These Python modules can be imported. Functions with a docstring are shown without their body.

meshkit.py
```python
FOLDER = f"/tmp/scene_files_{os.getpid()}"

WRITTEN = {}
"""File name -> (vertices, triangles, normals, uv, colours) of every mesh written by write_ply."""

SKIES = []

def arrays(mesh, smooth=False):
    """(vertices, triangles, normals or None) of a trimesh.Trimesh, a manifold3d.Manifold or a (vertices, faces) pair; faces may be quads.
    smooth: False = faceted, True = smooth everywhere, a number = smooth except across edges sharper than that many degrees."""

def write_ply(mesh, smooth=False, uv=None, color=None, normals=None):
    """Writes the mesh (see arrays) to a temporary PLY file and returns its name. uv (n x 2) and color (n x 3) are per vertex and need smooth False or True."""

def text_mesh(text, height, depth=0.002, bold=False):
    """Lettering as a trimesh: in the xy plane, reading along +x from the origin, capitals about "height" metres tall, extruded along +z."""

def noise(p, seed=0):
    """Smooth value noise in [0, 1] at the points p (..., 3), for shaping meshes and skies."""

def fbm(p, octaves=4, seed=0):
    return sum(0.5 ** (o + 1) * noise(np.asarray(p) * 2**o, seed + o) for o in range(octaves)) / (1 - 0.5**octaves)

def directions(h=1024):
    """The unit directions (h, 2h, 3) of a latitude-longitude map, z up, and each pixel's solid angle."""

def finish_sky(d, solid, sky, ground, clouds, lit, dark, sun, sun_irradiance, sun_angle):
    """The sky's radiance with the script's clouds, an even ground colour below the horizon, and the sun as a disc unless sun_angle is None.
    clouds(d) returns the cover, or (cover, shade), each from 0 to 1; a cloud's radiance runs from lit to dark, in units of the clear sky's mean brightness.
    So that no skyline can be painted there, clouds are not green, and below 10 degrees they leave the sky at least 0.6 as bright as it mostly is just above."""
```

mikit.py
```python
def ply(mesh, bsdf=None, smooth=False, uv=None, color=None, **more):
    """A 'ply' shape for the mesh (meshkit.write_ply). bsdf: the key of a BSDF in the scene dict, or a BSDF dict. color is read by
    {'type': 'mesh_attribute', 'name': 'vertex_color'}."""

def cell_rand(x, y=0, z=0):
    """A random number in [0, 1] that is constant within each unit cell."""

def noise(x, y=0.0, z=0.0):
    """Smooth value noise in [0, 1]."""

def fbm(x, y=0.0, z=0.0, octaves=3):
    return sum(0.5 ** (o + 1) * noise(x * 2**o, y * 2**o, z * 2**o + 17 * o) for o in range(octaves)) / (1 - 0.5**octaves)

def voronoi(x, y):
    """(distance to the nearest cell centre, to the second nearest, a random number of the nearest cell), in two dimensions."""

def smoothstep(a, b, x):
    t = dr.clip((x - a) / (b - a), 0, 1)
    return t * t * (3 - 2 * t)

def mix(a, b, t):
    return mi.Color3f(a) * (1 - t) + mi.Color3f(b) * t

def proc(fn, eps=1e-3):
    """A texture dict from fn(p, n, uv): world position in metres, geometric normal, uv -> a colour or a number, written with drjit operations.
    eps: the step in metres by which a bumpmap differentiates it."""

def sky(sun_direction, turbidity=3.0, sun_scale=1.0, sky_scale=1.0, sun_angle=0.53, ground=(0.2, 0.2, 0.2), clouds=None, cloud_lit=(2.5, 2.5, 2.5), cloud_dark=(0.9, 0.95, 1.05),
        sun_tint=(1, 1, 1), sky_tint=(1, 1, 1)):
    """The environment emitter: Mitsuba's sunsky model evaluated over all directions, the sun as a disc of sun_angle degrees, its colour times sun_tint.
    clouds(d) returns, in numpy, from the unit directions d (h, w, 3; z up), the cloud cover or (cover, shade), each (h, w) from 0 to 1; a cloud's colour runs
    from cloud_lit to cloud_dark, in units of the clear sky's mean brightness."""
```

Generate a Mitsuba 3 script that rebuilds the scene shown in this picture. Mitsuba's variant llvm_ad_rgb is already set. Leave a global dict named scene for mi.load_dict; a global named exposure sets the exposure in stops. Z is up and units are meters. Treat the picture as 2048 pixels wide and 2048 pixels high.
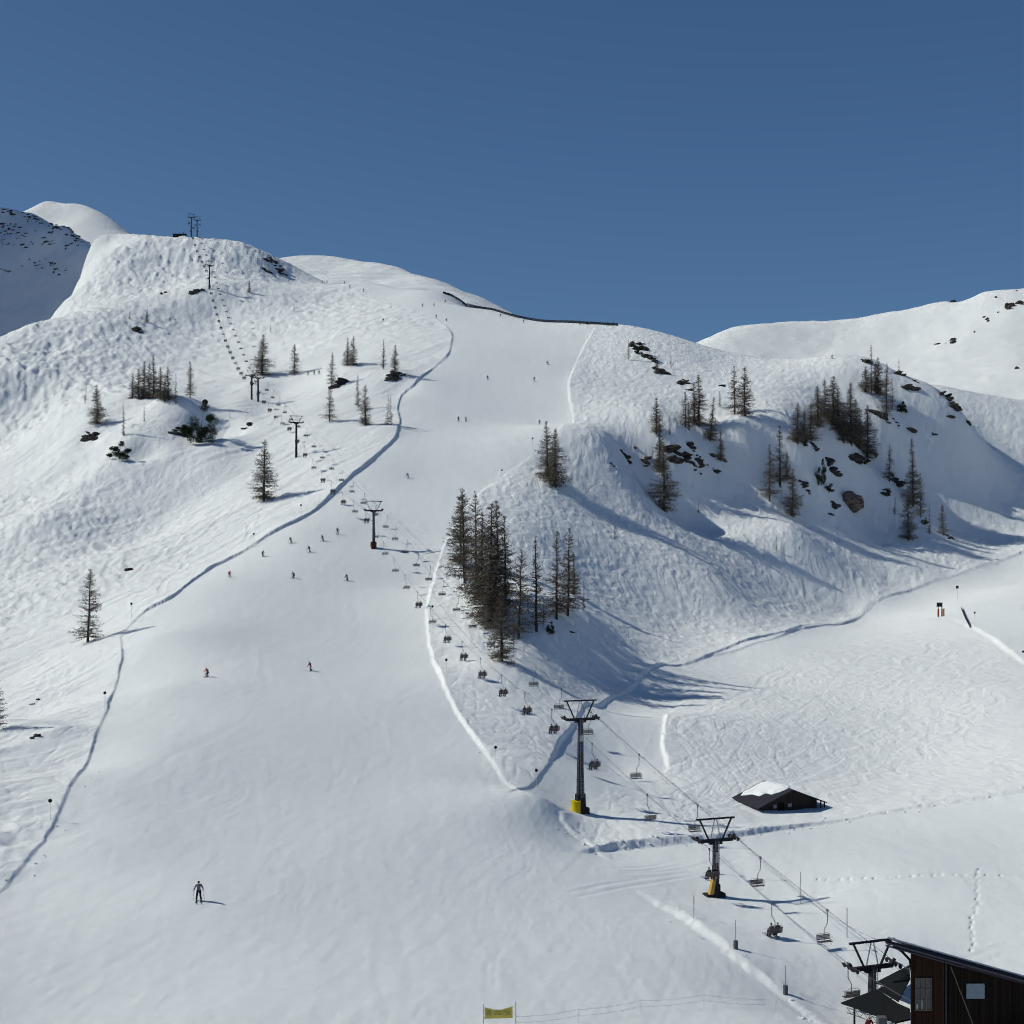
import math, random
import numpy as np, trimesh, shapely
import manifold3d as m3
import mitsuba as mi, drjit as dr
import mikit, meshkit
from scipy.interpolate import RBFInterpolator
from scipy.ndimage import map_coordinates, gaussian_filter
from scipy.spatial import cKDTree

T = mi.ScalarTransform4f
scene, labels = {}, {}

# ------------------------------------------------------------------ camera, sky, exposure
CAM = np.array([0.0, 0.0, 45.0])                   # a terrace 45 m above the valley station, looking level with a shifted lens
scene['camera'] = dict(type='perspective', fov=45.0, fov_axis='x', near_clip=1.0, far_clip=20000.0, principal_point_offset_y=-0.0483,
                       to_world=T().look_at(CAM.tolist(), (CAM + [0, 100, 0]).tolist(), [0, 0, 1]))
SUN_EL, SUN_AZ = math.radians(40), math.radians(6)   # low spring sun from the left
scene['sky'] = mikit.sky((-math.cos(SUN_EL) * math.cos(SUN_AZ), math.cos(SUN_EL) * math.sin(SUN_AZ), math.sin(SUN_EL)), turbidity=2.2,
                         sun_scale=1.0, sky_scale=0.46, ground=(0.45, 0.48, 0.52), sun_tint=(0.815, 1.0, 1.235), sky_tint=(0.80, 1.0, 1.21))
exposure = 1.41

# ------------------------------------------------------------------ places (metres: x right, y away, z up)
HUMPS = [[-128.36,459.81,-142.16,369.99,15.0,4.5],[-95.55,423.61,-111.45,357.99,13.0,-2.5],[-214.99,547.32,-208.81,484.04,20.0,-6.0],[-227.26,609.85,-227.26,609.85,8.0,-3.0],[-129.01,469.35,-124.47,467.4,9.0,4.5],[-109.06,452.54,-105.66,447.98,8.0,-9.0],[-76.59,181.14,-63.35,170.59,5.0,1.4],[-62.19,153.32,-57.06,157.28,8.0,-1.6],[-127.58,422.62,-126.4,422.29,6.5,-5.0],[-139.82,440.02,-141.44,439.2,6.0,2.2],[-68.21,503.35,-47.83,493.52,9.0,2.5],[-42.75,483.93,-44.25,477.69,7.0,-1.5],[-109.05,523.27,-99.58,410.29,9.0,2.5],[-68.13,434.1,-45.04,427.0,8.0,1.8],[-162.57,473.3,-157.1,433.05,9.0,2.0],[-87.78,250.85,-83.57,215.09,11.0,1.6],[49.08,433.52,68.68,439.98,7.0,-2.5],[107.1,457.42,112.08,459.33,5.0,2.5],[59.17,425.84,74.54,419.85,14.0,-3.0]]
CTRL = [[-34.8,84.0,13.56],[-21.8,86.0,12.82],[-10.09,88.5,11.88],[0.0,91.0,10.94],[11.51,94.5,9.63],[22.44,98.0,8.32],[-42.67,103.0,14.05],[-25.6,101.0,12.92],[-11.86,104.0,11.97],[1.58,108.5,10.54],[13.76,113.0,9.11],[23.28,117.0,7.84],[-28.38,112.0,14.23],[-13.46,118.0,12.58],[1.82,125.0,10.66],[16.08,132.0,8.73],[-46.81,113.0,14.44],[-43.39,124.0,16.25],[-31.07,128.0,15.32],[-15.28,134.0,13.93],[2.08,143.0,11.84],[13.03,142.0,9.64],[-46.31,141.0,18.35],[-35.44,146.0,17.41],[-17.57,154.0,15.9],[-0.41,160.0,15.1],[-50.05,163.0,21.18],[-33.97,170.0,20.16],[-12.88,181.0,18.55],[-55.69,195.0,24.87],[-40.17,201.0,24.25],[-16.91,212.0,23.12],[-67.11,235.0,30.82],[-48.56,243.0,30.34],[-20.1,252.0,29.79],[-65.56,280.0,40.11],[-44.89,286.0,40.01],[-21.07,296.0,39.83],[-56.93,327.0,53.31],[-37.87,332.0,53.44],[-19.25,330.0,51.97],[-46.36,378.0,70.82],[-27.33,384.0,71.23],[-5.96,386.0,71.36],[-36.64,436.0,93.48],[-12.51,442.0,94.14],[16.1,447.0,94.7],[-38.84,487.0,115.85],[-13.98,494.0,116.87],[20.07,498.0,117.45],[-22.11,537.0,136.94],[7.92,543.0,137.97],[24.31,545.0,138.31],[-27.73,610.0,162.52],[8.75,600.0,158.02],[38.63,585.0,153.94],[-46.98,660.0,180.65],[-18.4,650.0,175.8],[9.21,632.0,168.12],[35.17,612.0,163.17],[54.88,598.0,159.18],[-4.58,668.0,178.85],[-66.23,715.0,199.61],[-35.91,722.0,200.51],[-105.02,775.0,218.57],[-126.34,805.0,228.4],[-88.4,775.0,219.24],[-146.24,840.0,239.25],[-104.59,505.0,110.46],[-110.08,545.0,127.1],[-95.17,540.0,126.34],[-68.23,520.0,127.34],[-47.86,505.0,122.37],[-51.72,437.0,93.21],[-65.07,445.0,95.43],[-74.25,370.0,63.13],[-71.73,411.0,79.77],[-64.66,412.0,81.97],[-52.0,372.0,68.02],[-93.44,385.0,64.69],[-102.81,360.0,54.15],[-77.67,320.0,46.27],[-81.67,266.0,33.51],[-88.62,258.0,28.1],[-102.95,265.0,27.3],[-83.55,225.0,21.77],[-80.27,200.0,18.78],[-62.28,178.0,21.28],[-71.25,172.0,20.75],[-61.67,168.0,20.81],[-59.56,150.0,19.87],[-58.3,157.0,20.04],[-52.98,132.0,17.22],[-47.4,122.0,15.67],[-96.1,232.0,21.05],[-115.99,280.0,28.1],[-134.63,325.0,39.33],[-116.98,315.0,39.5],[-155.34,375.0,54.53],[-136.66,368.0,54.35],[-129.75,395.0,63.51],[-183.92,444.0,75.33],[-157.83,425.0,74.03],[-139.6,425.0,78.58],[-113.18,415.0,78.68],[-132.93,427.0,83.32],[-140.59,485.0,108.7],[-156.13,465.0,96.7],[-171.08,495.0,107.89],[-126.24,485.0,108.91],[-149.83,488.0,109.09],[-125.45,460.0,96.14],[-110.38,440.0,88.64],[-190.51,580.0,134.36],[-179.35,628.0,152.52],[-153.88,634.0,153.55],[-196.82,530.0,113.02],[-215.4,520.0,102.82],[-232.8,562.0,131.58],[-217.24,585.0,140.15],[-112.62,490.0,107.88],[-133.23,584.0,134.97],[-236.92,638.0,165.18],[-215.48,656.0,174.2],[-193.06,676.0,178.14],[-167.47,690.0,180.89],[-132.69,664.0,170.08],[-95.74,610.0,154.67],[-65.59,575.0,148.38],[-43.07,540.0,137.46],[-73.0,640.0,171.05],[-111.12,708.0,193.55],[-140.28,702.0,192.29],[-173.36,708.0,201.14],[-208.48,730.0,205.99],[-242.41,738.0,209.33],[-257.19,735.0,202.36],[-220.48,772.0,230.15],[-188.83,778.0,234.92],[-165.9,780.0,232.07],[-252.38,822.0,260.82],[-271.83,833.0,261.92],[-207.46,805.0,256.01],[-231.33,810.0,257.32],[-177.02,800.0,251.27],[-284.64,836.0,258.76],[-269.64,800.0,236.86],[-157.86,790.0,237.85],[-147.7,790.0,228.37],[-273.04,790.0,231.08],[-268.46,740.0,200.26],[-249.42,642.0,168.14],[-265.94,642.0,161.25],[-40.0,80.0,15.06],[-59.0,118.0,17.64],[-112.5,225.0,21.77],[-192.5,385.0,54.79],[-265.0,530.0,103.93],[-320.0,640.0,157.32],[9.18,166.0,11.28],[10.23,150.0,9.45],[22.56,137.0,7.95],[16.16,161.0,10.43],[23.01,156.0,9.5],[26.07,182.0,10.6],[39.23,178.0,9.07],[45.67,168.0,8.93],[31.14,136.0,7.63],[44.38,141.0,9.28],[59.01,165.0,9.57],[64.21,155.0,9.06],[73.73,178.0,11.74],[32.35,119.0,7.2],[42.92,120.0,6.88],[51.78,125.0,7.98],[28.82,106.0,5.33],[33.68,107.0,4.96],[31.69,113.0,5.72],[36.95,119.0,7.2],[43.91,106.0,5.33],[17.61,236.0,16.59],[20.77,207.0,14.76],[15.46,196.0,12.16],[23.99,197.0,11.99],[10.06,175.0,13.43],[6.37,158.0,11.96],[3.68,159.0,14.54],[36.95,258.0,18.37],[54.51,280.0,19.1],[32.66,228.0,16.58],[54.5,238.0,15.33],[47.17,206.0,11.37],[75.54,240.0,15.08],[64.52,205.0,10.65],[78.84,290.0,21.28],[101.93,285.0,21.69],[102.73,248.0,19.4],[86.16,208.0,14.61],[126.34,305.0,26.6],[128.75,360.0,31.0],[163.62,395.0,38.1],[190.55,460.0,47.82],[37.16,276.0,21.01],[25.69,256.0,18.57],[62.08,312.0,24.17],[78.54,343.0,25.04],[117.91,402.0,31.09],[129.68,412.0,33.57],[142.55,424.0,36.51],[173.67,448.0,43.71],[107.66,396.0,27.9],[92.66,370.0,26.16],[134.08,426.0,38.29],[110.38,406.0,34.08],[159.5,446.0,44.48],[155.21,434.0,39.28],[47.92,96.0,9.07],[74.87,150.0,10.22],[124.79,250.0,19.19],[189.67,380.0,38.36],[227.11,455.0,56.57],[264.55,530.0,81.2],[319.45,640.0,121.65],[0.28,166.0,14.34],[-5.66,200.0,20.07],[-10.55,232.0,26.03],[-0.48,188.0,17.53],[2.55,175.0,15.68],[7.24,201.0,17.36],[-1.57,229.0,26.57],[5.93,256.0,30.65],[3.12,214.0,21.07],[14.46,272.0,33.84],[17.44,248.0,19.4],[14.71,256.0,24.06],[28.4,283.0,23.68],[21.93,278.0,28.82],[16.38,285.0,33.91],[-10.69,290.0,39.94],[-15.92,320.0,49.02],[-2.47,360.0,61.87],[5.0,343.0,53.72],[19.82,345.0,46.37],[13.37,385.0,68.32],[22.12,385.0,63.37],[28.56,362.0,51.1],[34.82,347.0,38.94],[49.13,343.0,31.66],[46.12,322.0,25.57],[59.94,364.0,39.58],[73.22,368.0,32.26],[45.43,373.0,48.72],[30.3,384.0,58.38],[26.81,406.0,77.95],[39.84,397.0,63.6],[47.86,393.0,56.34],[55.57,388.0,49.87],[50.04,408.0,61.67],[25.28,440.0,93.92],[33.45,424.0,88.14],[59.25,440.0,89.39],[84.49,454.0,93.14],[105.33,460.0,90.23],[35.9,455.0,99.49],[57.85,475.0,105.96],[69.74,462.0,97.36],[86.46,470.0,100.88],[50.67,505.0,118.47],[29.59,515.0,124.34],[43.0,545.0,138.31],[56.5,540.0,136.3],[69.42,570.0,147.48],[73.04,510.0,119.2],[102.74,495.0,112.77],[101.43,545.0,131.3],[123.65,540.0,130.51],[143.0,526.0,126.04],[153.18,530.0,128.93],[128.63,505.0,113.06],[149.44,514.0,115.37],[87.03,590.0,149.05],[106.08,570.0,139.66],[128.23,560.0,136.56],[157.81,546.0,135.21],[43.15,430.0,78.06],[68.68,440.0,78.83],[61.3,428.0,65.06],[52.37,430.0,74.37],[77.05,414.0,55.52],[83.0,446.0,75.46],[96.63,422.0,55.73],[103.04,450.0,69.95],[115.54,425.0,44.87],[84.26,406.0,44.87],[137.55,437.0,44.87],[161.65,452.0,48.74],[111.74,462.0,86.46],[123.28,484.0,100.89],[131.73,480.0,90.55],[124.69,466.0,71.83],[130.69,466.0,64.84],[151.37,500.0,102.74],[140.46,486.0,85.49],[153.37,494.0,87.21],[160.52,510.0,106.08],[146.66,456.0,52.68],[162.66,466.0,55.25],[145.94,478.0,76.01],[160.64,484.0,69.76],[178.82,500.0,79.15],[169.34,538.0,126.73],[173.92,524.0,118.99],[187.31,520.0,107.28],[200.15,528.0,98.04],[260.97,630.0,126.66],[235.03,620.0,128.56],[205.75,612.0,132.2],[232.8,562.0,100.26],[218.72,528.0,81.06],[207.12,500.0,64.14],[196.28,512.0,79.97],[190.72,492.0,63.84],[206.6,545.0,98.58],[-299.5,930.0,257.0],[-308.91,905.0,242.0],[0.0,40.0,8.0],[0.0,10.0,7.0],[-16.57,40.0,11.0],[16.57,40.0,5.0],[-39.3,790.0,193.0],[10.21,700.0,157.0],[39.65,690.0,149.0],[62.4,680.0,140.0],[-96.96,850.0,205.0],[-141.25,900.0,217.0],[-302.39,730.0,145.0],[-299.15,770.0,153.0],[-308.22,830.0,165.0],[-318.78,900.0,195.0],[-257.03,900.0,245.0],[-216.01,890.0,240.0],[-175.85,880.0,205.0],[120.97,650.0,129.0],[162.78,650.0,123.0],[97.36,660.0,135.0],[298.25,720.0,111.0],[250.34,700.0,115.0],[173.41,600.0,125.0],[-380.0,760.0,150.0],[379.35,760.0,115.0]]
BANKS = [[[[-38.71,626.93,0.3],[-31.0,597.48,0.48],[-26.7,560.94,0.67],[-26.48,532.42,0.76],[-30.98,512.38,0.82],[-37.69,485.63,0.85],[-41.8,473.15,0.85],[-41.94,459.23,0.85],[-39.08,436.05,0.85],[-38.93,420.3,0.85],[-42.59,403.78,0.85],[-51.3,366.95,0.85],[-56.63,342.1,0.8],[-66.62,319.66,0.75],[-73.59,303.19,0.69],[-74.51,273.19,0.62],[-78.71,263.72,0.55],[-78.96,256.47,0.48],[-70.88,225.2,0.43],[-60.72,186.06,0.39],[-54.18,158.73,0.35],[-50.34,140.42,0.32],[-47.57,125.91,0.3],[-46.78,112.92,0.29],[-45.7,101.89,0.28]],-1,0.5,8,0.35],[[[38.99,590.36,0.3],[31.6,550.01,0.47],[25.13,514.13,0.6],[21.97,487.87,0.6],[21.91,468.75,0.51],[22.32,456.51,0.33],[15.04,417.59,0.28],[5.85,401.47,0.26],[-2.65,386.94,0.31],[-10.34,365.44,0.37],[-15.48,340.48,0.43],[-17.97,319.83,0.49],[-19.14,295.59,0.54],[-18.37,262.81,0.58],[-17.02,248.06,0.59],[-14.26,227.81,0.57],[-10.74,206.94,0.54],[-6.54,188.33,0.51],[-2.67,172.63,0.44],[0.14,162.52,0.35]],1,0.6,5,0.4],[[[0.62,161.63,0.2],[3.19,169.21,0.31],[5.21,176.06,0.44],[7.4,193.79,0.55],[10.53,206.42,0.55],[17.93,240.24,0.55],[25.79,257.07,0.55],[38.16,283.43,0.55],[49.41,300.07,0.55],[79.12,345.5,0.57],[117.62,401.02,0.6],[155.59,435.07,0.6],[173.65,447.96,0.6],[190.79,460.57,0.6],[207.9,468.88,0.6]],1,0.6,5,0.35],[[[6.61,160.66,0.25],[6.14,157.27,0.44],[6.89,154.58,0.53],[8.46,152.86,0.53],[10.2,149.66,0.45]],1,0.7,4,0.7],[[[10.22,149.95,0.7],[14.02,152.83,0.78],[18.82,154.54,0.8],[23.01,156.0,0.73],[29.74,159.81,0.59],[38.07,166.26,0.51],[46.76,172.01,0.47],[59.37,176.58,0.45],[73.63,177.76,0.45],[79.67,177.96,0.45]],1,0.7,4,0.55],[[[36.67,256.06,0.2],[30.37,239.25,0.42],[25.64,212.77,0.48],[24.57,203.88,0.48],[24.48,197.54,0.36],[22.61,193.86,0.2]],1,0.8,6,0.35],[[[13.58,132.55,0.2],[16.08,127.51,0.38],[18.19,119.83,0.47],[20.74,114.05,0.5],[22.8,109.85,0.5],[24.26,105.94,0.49],[24.58,99.85,0.42]],1,1.5,5,1.0],[[[121.34,339.29,0.2],[119.13,314.25,0.5],[116.81,294.8,0.62],[114.24,275.79,0.65],[108.18,246.36,0.65]],1,1.2,8,0.3],[[[78.44,495.74,0.3],[92.45,496.78,0.6],[107.88,499.15,0.6],[126.19,508.23,0.3]],1,1.4,6,0.3],[[[46.92,296.52,0.3],[60.36,310.06,0.45],[84.57,355.98,0.45],[118.34,403.47,0.3]],1,1.0,2.5,0.4]]
OFF = {"flank":[[-38.71,626.93],[-31.0,597.48],[-26.7,560.94],[-26.48,532.42],[-30.98,512.38],[-37.69,485.63],[-41.8,473.15],[-41.94,459.23],[-39.08,436.05],[-38.93,420.3],[-42.59,403.78],[-51.3,366.95],[-56.63,342.1],[-66.62,319.66],[-73.59,303.19],[-74.51,273.19],[-78.71,263.72],[-78.96,256.47],[-70.88,225.2],[-60.72,186.06],[-54.18,158.73],[-50.34,140.42],[-47.57,125.91],[-46.78,112.92],[-45.7,101.89],[-700,41.88595477223144],[-700,1000],[-98.71281523792331,1000],[-125,800],[-95,745]],"hill":[[38.99,590.36],[31.6,550.01],[25.13,514.13],[21.97,487.87],[21.91,468.75],[22.32,456.51],[15.04,417.59],[5.85,401.47],[-2.65,386.94],[-10.34,365.44],[-15.48,340.48],[-17.97,319.83],[-19.14,295.59],[-18.37,262.81],[-17.02,248.06],[-14.26,227.81],[-10.74,206.94],[-6.54,188.33],[-2.67,172.63],[0.14,162.52],[0.62,161.63],[3.19,169.21],[5.21,176.06],[7.4,193.79],[10.53,206.42],[17.93,240.24],[25.79,257.07],[38.16,283.43],[49.41,300.07],[79.12,345.5],[117.62,401.02],[155.59,435.07],[173.65,447.96],[190.79,460.57],[207.9,468.88],[700,500],[700,1000],[38.985712591894575,1000]],"right":[[34.51,252.29],[29.13,229.52],[25.75,211.44],[24.84,203.95],[24.74,197.57],[23.06,194.12],[22.39,183.83],[26.67,175.72],[32.23,165.56],[47.03,173.01],[73.87,178.32],[79.81,179.99],[105.22,237.31],[113.09,273.01],[118.09,311.52],[118.97,332.67],[120.16,362.04],[86.67,318.79],[60.33,290.7],[43.57,264.63]],"mound":[[6.35,157.61],[10.28,150.76],[23.07,156.39],[31.5,161.82],[26.08,182.07],[22.84,187.55],[14.59,175.33],[9.31,168.27]]}
MOGULS = [[-220.47,771.99,70.0,1.0],[-182.38,778.95,50.0,0.9],[-240.41,751.52,60.0,1.0],[-218.47,624.35,60.0,0.8],[-225.37,580.09,60.0,1.0],[-211.66,527.34,60.0,1.0],[-206.43,555.87,60.0,0.9],[-204.28,665.34,70.0,0.6],[-158.46,676.8,80.0,0.5],[-117.64,675.73,70.0,0.5],[-84.37,622.63,60.0,0.4],[-148.87,366.97,40.0,0.8],[-129.16,343.83,36.0,0.75],[-125.28,315.5,36.0,0.7],[-158.55,408.11,40.0,0.7],[-154.77,431.72,40.0,0.5],[-49.4,124.41,14.0,0.35]]
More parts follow.
